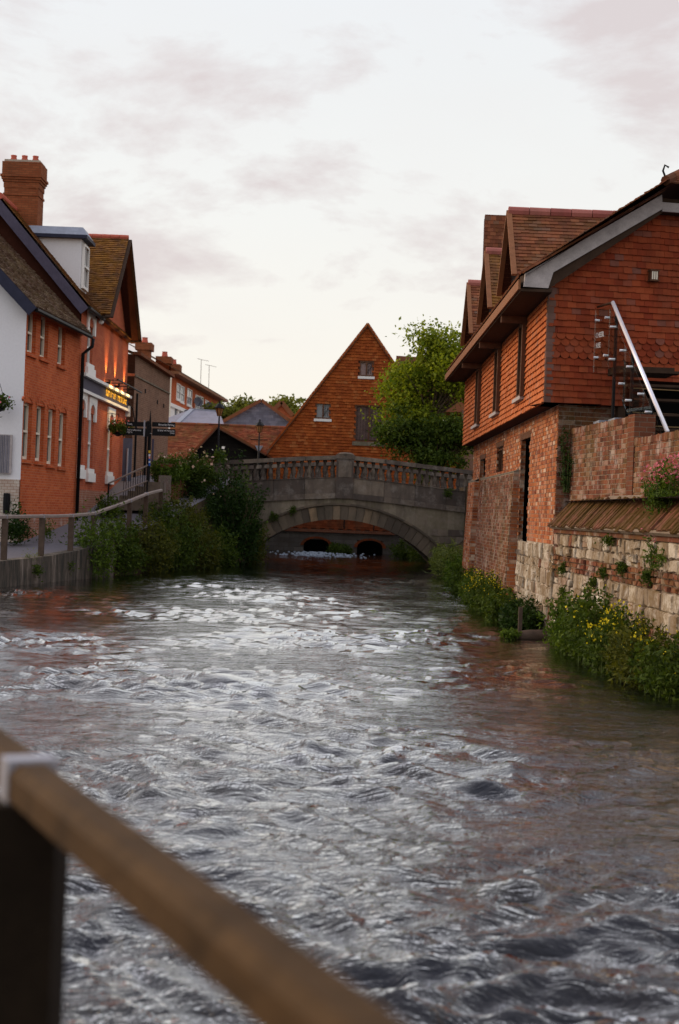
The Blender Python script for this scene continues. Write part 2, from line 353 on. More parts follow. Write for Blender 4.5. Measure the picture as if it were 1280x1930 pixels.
        return link_mesh(name, me, o, parent, material)

def clip(poly, cv):
    """clip 2D polygon by a convex counter-clockwise polygon"""
    out = poly
    for i in range(len(cv)):
        a = cv[i]; b = cv[(i + 1) % len(cv)]; inp = out; out = []
        if not inp: break
        sd = lambda p: (b[0] - a[0]) * (p[1] - a[1]) - (b[1] - a[1]) * (p[0] - a[0])
        for j in range(len(inp)):
            p = inp[j]; q = inp[(j + 1) % len(inp)]; dp = sd(p); dq = sd(q)
            if dp >= -1e-9: out.append(p)
            if (dp > 1e-9 and dq < -1e-9) or (dp < -1e-9 and dq > 1e-9):
                t = dp / (dp - dq); out.append((p[0] + (q[0] - p[0]) * t, p[1] + (q[1] - p[1]) * t))
    return out
def area(p):
    return 0.5 * sum(p[i][0] * p[(i + 1) % len(p)][1] - p[(i + 1) % len(p)][0] * p[i][1] for i in range(len(p))) if len(p) > 2 else 0
class Fr:
    """a plane: origin, u and v directions, outward normal"""
    def __init__(s, O, U, V=(0, 0, 1), N=None):
        s.O = Vector(O); s.U = Vector(U).normalized(); s.V = Vector(V).normalized()
        s.N = Vector(N).normalized() if N is not None else s.U.cross(s.V).normalized()
    def at(s, u, v, h=0.0): return s.O + s.U * u + s.V * v + s.N * h
    def mat(s, u, v, h=0.0):
        o = s.at(u, v, h); m = Matrix.Identity(4)
        for i in range(3): m[i][0] = s.U[i]; m[i][1] = s.V[i]; m[i][2] = s.N[i]; m[i][3] = o[i]
        return m
def wall(mb, fr, poly, holes=(), depth=0.12, h=0.0):
    """front of a wall on a convex outline, with rectangular openings and their reveals"""
    us = sorted({p[0] for p in poly} | {x for r in holes for x in r[:2]}); vs_ = sorted({p[1] for p in poly} | {x for r in holes for x in r[2:]})
    if area(poly) < 0: poly = poly[::-1]
    if not holes: mb.poly([fr.at(u, v, h) for u, v in poly])
    else:
        for i in range(len(us) - 1):
            for j in range(len(vs_) - 1):
                cu = (us[i] + us[i + 1]) / 2; cvv = (vs_[j] + vs_[j + 1]) / 2
                if any(r[0] < cu < r[1] and r[2] < cvv < r[3] for r in holes): continue
                c = clip([(us[i], vs_[j]), (us[i + 1], vs_[j]), (us[i + 1], vs_[j + 1]), (us[i], vs_[j + 1])], poly)
                if area(c) > 1e-6: mb.poly([fr.at(u, v, h) for u, v in c])
    for r in holes:
        c = [(r[0], r[2]), (r[1], r[2]), (r[1], r[3]), (r[0], r[3])]
        for i in range(4):
            a = c[i]; b = c[(i + 1) % 4]
            mb.poly([fr.at(*a, h), fr.at(*a, h - depth), fr.at(*b, h - depth), fr.at(*b, h)])
    return mb
def frbox(mb, fr, u0, u1, v0, v1, h0, h1):
    return mb.box(u0, u1, v0, v1, h0, h1, fr.mat(0, 0))
def piece(mb, fr, pts, hf, base=-0.004):
    n = len(mb.v); k = len(pts)
    mb.v += [tuple(fr.at(u, v, hf(u, v))) for u, v in pts] + [tuple(fr.at(u, v, base)) for u, v in pts]
    mb.f.append(tuple(n + i for i in range(k)))
    for i in range(k):
        j = (i + 1) % k; mb.f.append((n + i, n + k + i, n + k + j, n + j))
def lay(fr, polys, parent, name, material, gauge, width, singles=0, thick=0.016, kind='tile', gap=0.003, holes=(), seed=1, vmin=None, vmax=None, joint=0.0, wobble=0.004):
    """courses of tiles / bricks / scallops over convex outlines; the nearest ones single objects, the rest one stuff part"""
    rng = random.Random(seed)
    if not isinstance(polys[0][0], tuple): polys = [polys]
    polys = [p if area(p) > 0 else p[::-1] for p in polys]
    U0 = min(q[0] for p in polys for q in p); U1 = max(q[0] for p in polys for q in p)
    V0 = min(q[1] for p in polys for q in p) if vmin is None else vmin; V1 = max(q[1] for p in polys for q in p) if vmax is None else vmax
    full = []; mb = MB(); row = 0; v = V0
    while v < V1 - 0.01:
        if kind == 'brick': ws = [width, width * 0.47]; 
        else: ws = [width]
        u = U0 - width * (0.5 if row % 2 else 1.0) - (rng.random() * 0.05 if kind == 'brick' else 0); i = row % len(ws)
        vj = rng.uniform(-wobble, wobble)
        while u < U1:
            wd = ws[i % len(ws)]; i += 1
            if kind == 'brick': rect = [(u, v), (u + wd - gap, v), (u + wd - gap, v + gauge - gap), (u, v + gauge - gap)]
            elif kind == 'scallop':
                rr = (wd - gap) / 2; cx = u + rr; cyy = v + rr * 0.9
                rect = [(cx + rr * math.cos(t), cyy + rr * 0.9 * math.sin(t)) for t in [math.pi + math.pi * q / 8 for q in range(9)]] + [(u + wd - gap, v + gauge * 1.5), (u, v + gauge * 1.5)]
            else:
                a = rng.uniform(-wobble, wobble) + vj; b2 = a + rng.uniform(-wobble, wobble) * 0.7
                rect = [(u, v + a), (u + wd - gap, v + b2), (u + wd - gap, v + gauge * 1.12), (u, v + gauge * 1.12)]
            u += wd
            cu = sum(p[0] for p in rect) / len(rect); cv = sum(p[1] for p in rect) / len(rect)
            if any(r[0] < cu < r[1] and r[2] < cv < r[3] for r in holes): continue
            ar = area(rect); lift = thick * rng.uniform(0.75, 1.3)
            if kind == 'brick': hf = lambda a, b, L=lift: L
            else: hf = lambda a, b, L=lift, vv=v: max(0.002, L * (1 - (b - vv) / (gauge * 1.25)) + 0.003)
            for pl in polys:
                c = clip(rect, pl)
                if area(c) < 0.12 * ar: continue
                if area(c) > 0.985 * ar and singles: full.append((rect, hf, lift, v))
                else: piece(mb, fr, c, hf)
                break
        v += gauge; row += 1
    if singles:
        C0 = Vector((0, 0, EYE))
        full.sort(key=lambda t: (fr.at(*t[0][0]) - C0).length)
        shared = {}
        for q, (rect, hf, lift, v) in enumerate(full):
            if q >= singles: piece(mb, fr, rect, hf); continue
            wd = round(rect[1][0] - rect[0][0], 3) if kind != 'scallop' else 's'; key = (wd, q % 4)
            if key not in shared:
                t = MB(); f0 = Fr((0, 0, 0), (1, 0, 0), (0, 1, 0)); u0, v0 = rect[0][0], v
                piece(t, f0, [(a - u0, b - v0) for a, b in rect], lambda a, b: hf(a + u0, b + v0))
                me = bpy.data.meshes.new(name); me.from_pydata(t.v, [], t.f); me.materials.append(M[material]); shared[key] = me
            ob = bpy.data.objects.new(name, shared[key]); col.objects.link(ob); ob.parent = parent
            ob.matrix_basis = Matrix.Translation(-ORG[parent.name]) @ fr.mat(rect[0][0], v, rng.uniform(-0.0025, 0.0025)) @ Matrix.Rotation(rng.uniform(-0.006, 0.006), 4, 'Z')
    if mb.f:
        ob = mb.build(name + '_courses', material, parent, uv=False); ob['kind'] = 'stuff'
# ---- foliage
def leaf_mesh(name, material, parent, C, size, rng, aspect=0.5, up=0.35, origin=None):
    C = np.asarray(C, dtype=np.float64); n = len(C)
    nrm = rng.normal(size=(n, 3)); nrm[:, 2] += up; nrm /= np.linalg.norm(nrm, axis=1)[:, None]
    t = rng.normal(size=(n, 3)); t -= nrm * (t * nrm).sum(1)[:, None]; t /= np.linalg.norm(t, axis=1)[:, None] + 1e-9
    b = np.cross(nrm, t); s = (size * rng.uniform(0.6, 1.4, n))[:, None]
    V = np.stack([C - t * s * 0.5, C + b * s * aspect * 0.5 + nrm * s * 0.06, C + t * s * 0.5 - nrm * s * 0.08, C - b * s * aspect * 0.5 + nrm * s * 0.06], 1).reshape(-1, 3)
    o = origin if origin is not None else Vector((float(C[:, 0].mean()), float(C[:, 1].mean()), float(C[:, 2].min())))
    V -= np.array(o)
    me = bpy.data.meshes.new(name); me.vertices.add(4 * n); me.vertices.foreach_set('co', V.ravel())
    me.loops.add(4 * n); me.loops.foreach_set('vertex_index', np.arange(4 * n, dtype=np.int32))
    me.polygons.add(n); me.polygons.foreach_set('loop_start', np.arange(0, 4 * n, 4, dtype=np.int32))
    me.update(calc_edges=True); me.validate()
    return link_mesh(name, me, o, parent, material)
def plant(name, label, cat, base, rx, ry, h, stems, per, size, leaf, seed, group=None, flower=None, fl_n=4, fl_size=0.03, lean=0.35, spread=0.13, aspect=0.45, low=0.06, stem_r=0.008, fl_p=0.5):
    """many-stemmed leafy plant: stems rise and lean out of a footprint, leaves sit along them"""
    rng = np.random.default_rng(seed); base = Vector(base); T = thing(name, base, label, cat, group)
    st = MB(); L = []; Fl = []
    for i in range(stems):
        a = rng.uniform(0, 2 * np.pi); q = np.sqrt(rng.uniform(0, 1)); bx, by = q * math.cos(a), q * math.sin(a)
        hh = h * (0.30 + 0.70 * rng.uniform(0, 1) ** 1.3) * (1 - 0.35 * q * q)
        p0 = np.array([base.x + bx * rx * 0.8, base.y + by * ry * 0.8, base.z])
        p1 = p0 + np.array([bx * rx * lean + rng.normal() * 0.06 * h, by * ry * lean + rng.normal() * 0.06 * h, hh])
        mid = (p0 + p1) / 2 + np.array([-bx * rx * lean * 0.25, -by * ry * lean * 0.25, hh * 0.1])
        if i % 2 == 0: st.tube([p0, mid, p1], [stem_r, stem_r * 0.75, stem_r * 0.35], 4, cap=False)
        t = low + (1 - low) * rng.uniform(0, 1, per) ** 0.75
        pts = ((1 - t) ** 2)[:, None] * p0 + (2 * t * (1 - t))[:, None] * mid + (t ** 2)[:, None] * p1
        w_ = spread * (1.15 - 0.75 * t)
        L.append(pts + rng.normal(size=(per, 3)) * w_[:, None])
        if flower and hh > 0.5 * h and rng.uniform() < fl_p:
            k = int(rng.integers(max(1, fl_n // 2), fl_n + 1)); Fl.append(p1 + rng.normal(size=(k, 3)) * fl_size * 1.6 + np.array([0, 0, 0.02]))
    st.build('stem', 'stem_green' if stem_r < 0.02 else 'bark', T, uv=False)
    leaf_mesh('foliage', leaf, T, np.concatenate(L), size, rng, aspect)
    if Fl: leaf_mesh('blossom', flower, T, np.concatenate(Fl), fl_size, rng, 0.9)
    return T
def tree(name, label, base, trunk_h, trunk_r, crown_c, crown_r, clumps, per, size, leaf, seed, group=None, cl_r=0.5, hollow=0.45):
    rng = np.random.default_rng(seed); base = Vector(base); T = thing(name, base, label, 'tree', group)
    cc = np.array(crown_c, dtype=float); cr = np.array(crown_r, dtype=float); tr = MB()
    top = Vector(tuple(cc)) ; fork = base + Vector((0, 0, trunk_h))
    tr.tube([base, base + (fork - base) * 0.5 + Vector((0.05, 0.03, 0)), fork, fork + (top - fork) * 0.6], [trunk_r, trunk_r * 0.82, trunk_r * 0.66, trunk_r * 0.3], 9)
    L = []; lim = MB(); lobes = []
    for i in range(9):
        d = rng.normal(size=3); d /= np.linalg.norm(d); lobes.append((cc + cr * d * rng.uniform(0.38, 0.82), rng.uniform(0.28, 0.52)))
    for i in range(clumps):
        d = rng.normal(size=3); d /= np.linalg.norm(d); q = rng.uniform(hollow, 1.0) * (1 + 0.14 * rng.normal())
        lc_, lr_ = lobes[int(rng.integers(0, len(lobes)))]
        c = lc_ + cr * d * q * lr_
        if i % 3 == 0:
            s0 = np.array(fork) + (cc - np.array(fork)) * rng.uniform(0.0, 0.6); md = (s0 + c) / 2 + rng.normal(size=3) * 0.15
            lim.tube([s0, md, c], [trunk_r * 0.3, trunk_r * 0.17, 0.012], 5, cap=False)
        k = int(per * rng.uniform(0.6, 1.4)); r = cl_r * rng.uniform(0.6, 1.3)
        e = rng.normal(size=(k, 3)) * np.array([r, r, r * 0.6]) * 0.6; L.append(c + e)
    tr.build('trunk', 'bark', T, smooth=True, uv=False); lim.build('limb', 'bark', T, smooth=True, uv=False)
    leaf_mesh('crown', leaf, T, np.concatenate(L), size, rng, 0.6)
    return T
def text_mesh(body, size, fr, u, v, h, parent, material, name='lettering', align='LEFT', ext=0.004, sx=1.0):
    cu = bpy.data.curves.new(name, 'FONT'); cu.body = body; cu.size = size; cu.extrude = ext; cu.align_x = align; cu.resolution_u = 3
    tmp = bpy.data.objects.new('tmp_text', cu); col.objects.link(tmp)
    dg = bpy.context.evaluated_depsgraph_get(); me = bpy.data.meshes.new_from_object(tmp.evaluated_get(dg))
    bpy.data.objects.remove(tmp); bpy.data.curves.remove(cu)
    m = fr.mat(u, v, h) @ Matrix.Diagonal((sx, 1, 1, 1)); o = fr.at(u, v, h); me.transform(Matrix.Translation(-o) @ m); me.name = name; me.materials.clear()
    return link_mesh(name, me, o, parent, material)
def structure(o): o['kind'] = 'structure'; return o
# ================================================================== SETTING
rnd = random.Random(7)
g = MB().poly([(-1500, -1500, -1.3), (1500, -1500, -1.3), (1500, 1500, -1.3), (-1500, 1500, -1.3)])
structure(g.build('ground', 'earth', uv=False))

# ---- river: a choppy sheet of water
def make_water():
    rng = np.random.default_rng(11)
    ys = [-6.0]
    while ys[-1] < 78: ys.append(ys[-1] + (0.25 if ys[-1] < 1.0 else min(0.26, max(0.030, 0.0065 * ys[-1]))))
    ys = np.array(ys); xs = np.linspace(-10.2, 5.6, 470)
    X, Y = np.meshgrid(xs, ys); Z = np.zeros_like(X)
    Wx = X + 0.35 * np.sin(Y * 0.9 + 1.3) + 0.22 * np.sin(Y * 2.1 + X * 1.3); Wy = Y + 0.35 * np.sin(X * 1.1 + 0.4) + 0.2 * np.sin(X * 2.7 - Y * 0.8)
    env = np.zeros_like(X)
    for i in range(7):
        a = rng.uniform(0, 2 * np.pi); k = rng.uniform(0.5, 1.6); env += np.sin(k * (X * np.cos(a) * 1.3 + Y * np.sin(a)) + rng.uniform(0, 6.28))
    env = np.clip(0.85 + 0.28 * env, 0.3, 1.9)
    right = 1 / (1 + np.exp(-(X - (0.62 + 0.012 * Y)) * 2.2)) * (Y > 9) * (Y < 30)          # slack water under the wall
    chop = env * (1 - 0.35 * right)
    chop *= 1 + 0.9 * np.exp(-((X - 1.6) ** 2 / 0.9 + (Y - 24.2) ** 2 / 8))                  # broken water by the log
    calm = 1 / (1 + np.exp(-(Y - 43) / 2.5)); chop *= (1 - 0.62 * calm)
    for i in range(190):
        lam = 0.09 * (1.0 / 0.09) ** rng.uniform(0, 1) ; k = 2 * np.pi / lam
        a = rng.normal(np.pi / 2, 0.55)                                                      # crests lie mostly across the stream
        amp = 0.0050 * lam ** 0.82 * rng.uniform(0.4, 1.2)
        ph = k * (Wx * np.cos(a) + Wy * np.sin(a)) + rng.uniform(0, 6.28)
        s = np.sin(ph); Z += amp * (s - 0.28 * np.cos(2 * ph)) * chop * np.exp(-(1.5 * np.maximum(0.03, 0.0065 * Y) / lam) ** 2)
    Z += 0.010 * np.sin(1.9 * Wy + 0.7 * np.sin(1.4 * Wx)) * env * (Y < 9)                   # standing waves near the bank
    n, m = X.shape
    V = np.stack([X, Y, Z], -1).reshape(-1, 3); idx = np.arange(n * m).reshape(n, m)
    F = np.stack([idx[:-1, :-1], idx[:-1, 1:], idx[1:, 1:], idx[1:, :-1]], -1).reshape(-1, 4)
    me = bpy.data.meshes.new('river_water'); me.vertices.add(len(V)); me.vertices.foreach_set('co', V.ravel())
    me.loops.add(F.size); me.loops.foreach_set('vertex_index', F.ravel().astype(np.int32))
    me.polygons.add(len(F)); me.polygons.foreach_set('loop_start', np.arange(0, F.size, 4, dtype=np.int32))
    me.update(calc_edges=True); me.shade_smooth()
    k, b, o = mat('water'); p = pos(k)
    mp = k.n('ShaderNodeMapping'); mp.inputs['Scale'].default_value = (0.5, 1.3, 1.0); k.l(p, mp.inputs[0])
    n1 = k.noise(mp.outputs[0], 3.4, 4, 0.62, 1.0); n2 = k.noise(mp.outputs[0], 12.0, 4, 0.65, 1.0); n3 = k.noise(p, 0.35, 3)
    r1 = k.math('ABSOLUTE', k.math('SUBTRACT', n1, 0.5)); r2 = k.math('ABSOLUTE', k.math('SUBTRACT', n2, 0.5))
    sy = k.n('ShaderNodeSeparateXYZ'); k.l(p, sy.inputs[0]); dn = k.n('ShaderNodeMapRange'); k.l(sy.outputs[1], dn.inputs[0])
    for i_, v_ in enumerate((7.0, 26.0, 1.0, 0.24)): dn.inputs[i_ + 1].default_value = v_     # water breaks up as it runs down to the bend
    rg = k.math('ADD', k.math('MULTIPLY', r1, 1.05), k.math('MULTIPLY', r2, 0.22))
    mq = k.n('ShaderNodeMapping'); mq.inputs['Scale'].default_value = (0.28, 1.5, 1.0); k.l(p, mq.inputs[0]); n4 = k.noise(mq.outputs[0], 3.2, 4, 0.6, 0.5)
    h = k.math('SUBTRACT', k.math('MULTIPLY', n4, 0.30), k.math('MULTIPLY', rg, dn.outputs[0]))
    amp = k.ramp(n3, [(0.35, 0.55), (0.65, 1.0)])
    bp = bump(k, b, k.math('MULTIPLY', h, amp), 1.0, 0.07)
    k.l(k.ramp(n3, [(0.35, (0.005, 0.007, 0.013)), (0.65, (0.014, 0.011, 0.008))]), b.inputs['Base Color'])
    b.inputs['Roughness'].default_value = 0.5; b.inputs['Specular IOR Level'].default_value = 0.0
    fr_ = k.n('ShaderNodeFresnel'); fr_.inputs['IOR'].default_value = 1.333; k.l(bp.outputs[0], fr_.inputs['Normal'])
    gl_ = k.n('ShaderNodeBsdfGlossy'); gl_.inputs['Roughness'].default_value = 0.02; k.l(bp.outputs[0], gl_.inputs['Normal'])
    ms = k.n('ShaderNodeMixShader'); k.l(k.ramp(fr_.outputs[0], [(0.02, 0.02), (0.06, 0.10), (0.14, 0.46), (0.30, 0.93), (0.6, 1.0)]), ms.inputs[0]); k.l(b.outputs[0], ms.inputs[1]); k.l(gl_.outputs[0], ms.inputs[2]); k.l(ms.outputs[0], o.inputs[0])
    return structure(link_mesh('river_water', me, (0, 0, 0), None, 'water'))
make_water()

# ---- left bank: path along the water, ramp up towards the bridge
BANK = [(0.9, -4.0), (0.62, 0.3), (0.15, 1.35), (-0.55, 2.85), (-3.5, 8.5), (-7.0, 16.0), (-8.5, 24.0), (-8.25, 30.0), (-7.72, 33.4), (-7.28, 35.7), (-6.85, 37.6), (-6.3, 40.0), (-5.7, 43.0), (-5.2, 46.0), (-4.5, 50.0), (-3.85, 53.7)]
def gz(y):
    return float(np.interp(y, [-10, 30, 35, 37, 40, 43, 46, 50, 53.7, 56, 300], [0.5, 0.55, 0.6, 0.68, 0.98, 1.28, 1.62, 2.3, 3.0, 3.2, 3.2]))
p_ = MB()
for (x0, y0), (x1, y1) in zip(BANK[:-1], BANK[1:]):
    z0, z1 = gz(y0), gz(y1); e = 0.28
    p_.poly([(x0 - e, y0, z0), (-60, y0, z0), (-60, y1, z1), (x1 - e, y1, z1)])
p_.poly([(-4.1, 53.7, 3.0), (-60, 53.7, 3.0), (-60, 56, 3.2), (-4.4, 56, 3.2)]); p_.poly([(-4.4, 56, 3.2), (-60, 56, 3.2), (-60, 300, 3.2), (-4.4, 300, 3.2)])
structure(p_.build('riverside_path', 'asphalt', uv=False))
kb = MB()
for (x0, y0), (x1, y1) in zip(BANK[:-1], BANK[1:]):
    z0, z1 = gz(y0) + 0.03, gz(y1) + 0.03; z0b, z1b = min(z0, 0.62), min(z1, 0.62); e = 0.3
    if y0 < 40:
        kb.poly([(x0, y0, z0), (x0 - e, y0, z0 + 0.004), (x1 - e, y1, z1 + 0.004), (x1, y1, z1)]); kb.poly([(x0 + 0.03, y0, -1.2), (x0, y0, z0), (x1, y1, z1), (x1 + 0.03, y1, -1.2)])
k, b, o = mat('quay'); p = pos(k); st = k.n('ShaderNodeMapping'); st.inputs['Scale'].default_value = (3.0, 3.0, 0.5); k.l(p, st.inputs[0])
nq = k.noise(st.outputs[0], 1.6, 6, 0.7); k.l(k.ramp(nq, [(0.40, (0.022, 0.02, 0.012)), (0.54, (0.085, 0.065, 0.045)), (0.70, (0.24, 0.20, 0.16))]), b.inputs['Base Color']); b.inputs['Roughness'].default_value = 0.9; bump(k, b, nq, 0.5, 0.03)
kb.build('quay_wall', 'quay', uv=False)
tag(bpy.data.objects['quay_wall'], 'low stained concrete quay wall under the timber fence at the water', 'quay wall')
eb = MB()
for (x0, y0), (x1, y1) in zip(BANK[:-1], BANK[1:]):
    if y0 >= 40 - 0.1: eb.poly([(x0 + 0.15, y0, -1.2), (x0 - 0.3, y0, gz(y0)), (x1 - 0.3, y1, gz(y1)), (x1 + 0.15, y1, -1.2)])
structure(eb.build('river_bank', 'earth', uv=False))
# land beyond the bridge and behind the right bank
ld = MB()
ld.poly([(4.75, 41.6, 3.2), (200, 41.6, 3.2), (200, 300, 3.2), (4.75, 300, 3.2)]); ld.poly([(4.75, 41.6, 3.2), (4.75, 300, 3.2), (4.75, 300, -1.2), (4.75, 41.6, -1.2)])
ld.poly([(-4.75, 61, 3.2), (-4.75, 61, -1.2), (-4.75, 300, -1.2), (-4.75, 300, 3.2)])
ld.poly([(-4.8, 84, 3.2), (4.8, 84, 3.2), (4.8, 300, 3.2), (-4.8, 300, 3.2)])
ld.poly([(4.75, 41.6, -1.2), (3.7, 41.6, -1.2), (3.7, 41.6, 0.35), (4.75, 41.6, 1.2)]); ld.poly([(3.7, 41.6, 0.35), (4.75, 41.6, 1.2), (4.75, 54, 1.2), (3.9, 54, 0.3)]); ld.poly([(3.7, 41.6, -1.2), (3.7, 41.6, 0.35), (3.9, 54, 0.3), (3.9, 54, -1.2)])
structure(ld.build('land', 'earth', uv=False))
tr_ = MB().poly([(4.55, -6, 2.4), (60, -6, 2.4), (60, 41.6, 2.4), (4.0, 41.6, 2.4), (4.0, 25.4, 2.4)])
structure(tr_.build('terrace_ground', 'asphalt', uv=False))

# ================================================================== RIGHT BANK HOUSE
XF, YN, YFAR = 3.54, 25.0, 41.5
H = thing('tile_hung_house', (6, 33, 0), 'tile-hung brick house with three dormers rising straight out of the river', 'house')
ALPHA = math.atan(0.18); G = Vector((math.cos(ALPHA), math.sin(ALPHA), 0))
frg = Fr((XF, YN, 0), G)                                   # gable end, u from the river corner
frs = Fr((XF, YFAR, 0), (0, -1, 0)); yu = lambda y: YFAR - y   # river face
TAN = math.tan(RAD(34.5)); zr = lambda x: 6.36 + TAN * (x - 3.05)
# gable backing and tiles
zt = 4.60
gp = [(0, zt), (7.4, zt), (7.4, 6.35), (5.2, 7.78), (2.05, 7.78), (0, 6.35)]
gb = MB(); wall(gb, frg, gp); wall(gb, frg, [(0, 4.12), (1.42, 4.12), (1.42, zt), (0, zt)])
gb.poly([frg.at(0, 4.12), frg.at(1.42, 4.12), frg.at(1.42, 4.12, -1.0), frg.at(0, 4.12, -1.0)]); gb.poly([frg.at(1.42, 4.12), frg.at(1.42, zt), frg.at(1.42, zt, -1.4), frg.at(1.42, 4.12, -1.4)])
gb.poly([frg.at(1.42, zt), frg.at(7.4, zt), frg.at(7.4, zt, -1.4), frg.at(1.42, zt, -1.4)])
gbo = gb.build('gable_wall', 'tile_back', H)
GA = 0.112
b0, b1 = 4.12 + GA * 7, 4.12 + GA * 11      # scalloped band
lay(frg, [[(0.0, 4.12), (1.42, 4.12), (1.42, b0 + 0.02), (0.0, b0 + 0.02)], [(1.42, zt), (7.4, zt), (7.4, b0 + 0.02), (1.42, b0 + 0.02)]], gbo, 'wall_tile', 'wall_tile_shaded', GA, 0.168, singles=70, thick=0.03, seed=3, vmin=4.12, vmax=b0 - 0.01)
lay(frg, [(0.07, b0 - 0.02), (7.4, b0 - 0.02), (7.4, b1 + 0.05), (0.07, b1 + 0.05)], gbo, 'scalloped_tile', 'wall_tile_shaded', GA, 0.168, singles=90, kind='scallop', thick=0.034, seed=4, vmin=b0, vmax=b1 - 0.01)
lay(frg, [(0.0, b1), (7.4, b1), (7.4, 6.35), (5.2, 7.78), (2.05, 7.78), (0, 6.35)], gbo, 'wall_tile', 'wall_tile_shaded', GA, 0.168, singles=230, thick=0.03, wobble=0.007, seed=5, vmin=b1)
cn = MB()
for i in range(19):   # corner tiles, alternately long and short
    z = 4.12 + i * GA; L = 0.12 if i % 2 else 0.09
    frbox(cn, frg, -0.022, L, z, z + GA * 0.98, 0.008, 0.026); frbox(cn, frs, yu(YN) - L, yu(YN) + 0.018, z, z + GA * 0.98, 0.008, 0.026)
pieces('corner_tile', [(0.0, (0.14, 0.075, 0.06)), (1.0, (0.22, 0.12, 0.10))])
c_ = cn.build('corner_tile_column', 'corner_tile', gbo, uv=False); c_['kind'] = 'stuff'
# river face: three tall windows
wins = [(27.85, 29.0), (32.15, 33.5), (36.65, 38.1)]
wh = [(yu(b), yu(a), 4.47, 6.0) for a, b in wins]
sb = MB(); wall(sb, frs, [(0, 4.12), (yu(YN), 4.12), (yu(YN), 6.2), (0, 6.2)], wh, 0.12)
sb.poly([(XF, YN, 4.12), (XF, YFAR, 4.12), (XF + 1.0, YFAR, 4.12), (XF + 1.0, YN, 4.12)])
sb.poly([(XF, YFAR, 4.12), (XF, YFAR, 6.2), (9.5, YFAR, 6.2), (9.5, YFAR, 4.12)])
sbo = sb.build('river_wall', 'tile_back', H)
lay(frs, [(0, 4.12), (yu(YN), 4.12), (yu(YN), 6.15), (0, 6.15)], sbo, 'wall_tile', 'wall_tile_lit', GA, 0.168, singles=300, seed=6, holes=wh, thick=0.034, wobble=0.007)
for (a, b), (u0, u1, v0, v1) in zip(wins, wh):
    fm = MB()
    for r in ((u0, u0 + 0.09, v0, v1), (u1 - 0.09, u1, v0, v1), (u0 + 0.09, u1 - 0.09, v1 - 0.1, v1), (u0 + 0.09, u1 - 0.09, v0, v0 + 0.08), ((u0 + u1) / 2 - 0.03, (u0 + u1) / 2 + 0.03, v0 + 0.08, v1 - 0.1)): frbox(fm, frs, *r, -0.09, 0.035)
    fo = fm.build('window', 'oak_brown', H)
    MB().poly([frs.at(u0, v0, -0.06), frs.at(u1, v0, -0.06), frs.at(u1, v1, -0.06), frs.at(u0, v1, -0.06)]).build('pane', 'pane', fo)
    s = MB(); frbox(s, frs, u0 - 0.05, u1 + 0.05, v0 - 0.075, v0 - 0.003, -0.05, 0.11); s.build('sill', 'oak_weathered', fo)
    bm = MB(); frbox(bm, frs, u1 + 0.003, u1 + 0.14, 5.87, 6.0, 0.03, 0.53); frbox(bm, frs, u1 + 0.003, u1 + 0.12, v0 - 0.02, 5.868, 0.03, 0.11)
    bm.build('eaves_bracket', 'oak_brown', H)
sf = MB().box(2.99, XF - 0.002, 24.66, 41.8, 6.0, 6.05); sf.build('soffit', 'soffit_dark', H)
MB().box(2.945, 2.985, 24.64, 41.8, 6.03, 6.20).build('fascia', 'oak_orange', H)
# main roof
RT = thing  # noqa
frr = Fr((3.0, 41.9, zr(3.0)), (0, -1, 0), (math.cos(RAD(34.5)), 0, math.sin(RAD(34.5))))
SL = (6.9 - 3.0) / math.cos(RAD(34.5)); SH = (5.45 - 3.0) / math.cos(RAD(34.5)); UL = 41.9 - 24.55
rb = MB(); wall(rb, frr, [(0, 0), (UL, 0), (UL, SH), (UL - 2.0, SL), (0, SL)], h=-0.012)
wall(rb, frr, [(0, 0), (UL, 0), (UL, SH), (UL - 2.0, SL), (0, SL)], h=-0.09)
rb.poly([(6.9, 41.9, zr(6.9)), (6.9, 26.5, zr(6.9)), (9.8, 26.5, 6.9), (9.8, 41.9, 6.9)])
ro = rb.build('roof', 'tile_back', H)
lay(frr, [(0, 0), (UL, 0), (UL, SH), (UL - 2.0, SL), (0, SL)], ro, 'roof_tile', 'roof_tile_brown', 0.105, 0.168, singles=40, seed=8, thick=0.022, wobble=0.008)
# half hip
A_, B_, C_ = Vector((5.42, 24.62, zr(5.42) - 0.02)), Vector((8.4, 25.15, zr(5.42) - 0.02)), Vector((6.92, 26.6, zr(6.9)))
hu = (B_ - A_).normalized(); hn = hu.cross((C_ - A_)).normalized(); hv = hn.cross(hu)
frh = Fr(A_, hu, hv); hp = [(0, 0), ((B_ - A_).length, 0), ((C_ - A_).dot(hu), (C_ - A_).dot(hv))]
hb = MB(); wall(hb, frh, hp, h=-0.012); ho = hb.build('half_hip', 'tile_back', H)
lay(frh, hp, ho, 'roof_tile', 'roof_tile_brown', 0.105, 0.168, singles=10, seed=9, thick=0.022)
def ridge(a, b, parent, r=0.09, step=0.3, material='ridge_pink', name='ridge_tile'):
    a = Vector(a); b = Vector(b); n = max(1, int(round((b - a).length / step))); d = (b - a) / n
    for i in range(n):
        t = MB(); p0 = a + d * i; p1 = a + d * (i + 0.97); t.tube([p0, p1], [r * 1.04, r], 9); t.build(name, material, parent, smooth=False, uv=False)
ridge(A_ + Vector((0, 0, 0.03)), C_ + Vector((0, 0, 0.03)), ho, 0.085, 0.3, 'roof_tile_brown', 'hip_tile')
fn = MB().tube([A_ + Vector((0, 0, 0.08)), A_ + Vector((-0.05, 0, 0.2)), A_ + Vector((-0.02, 0, 0.3)), A_ + Vector((0.05, 0, 0.26))], 0.018, 6); fn.build('finial', 'black_iron', ho, uv=False)
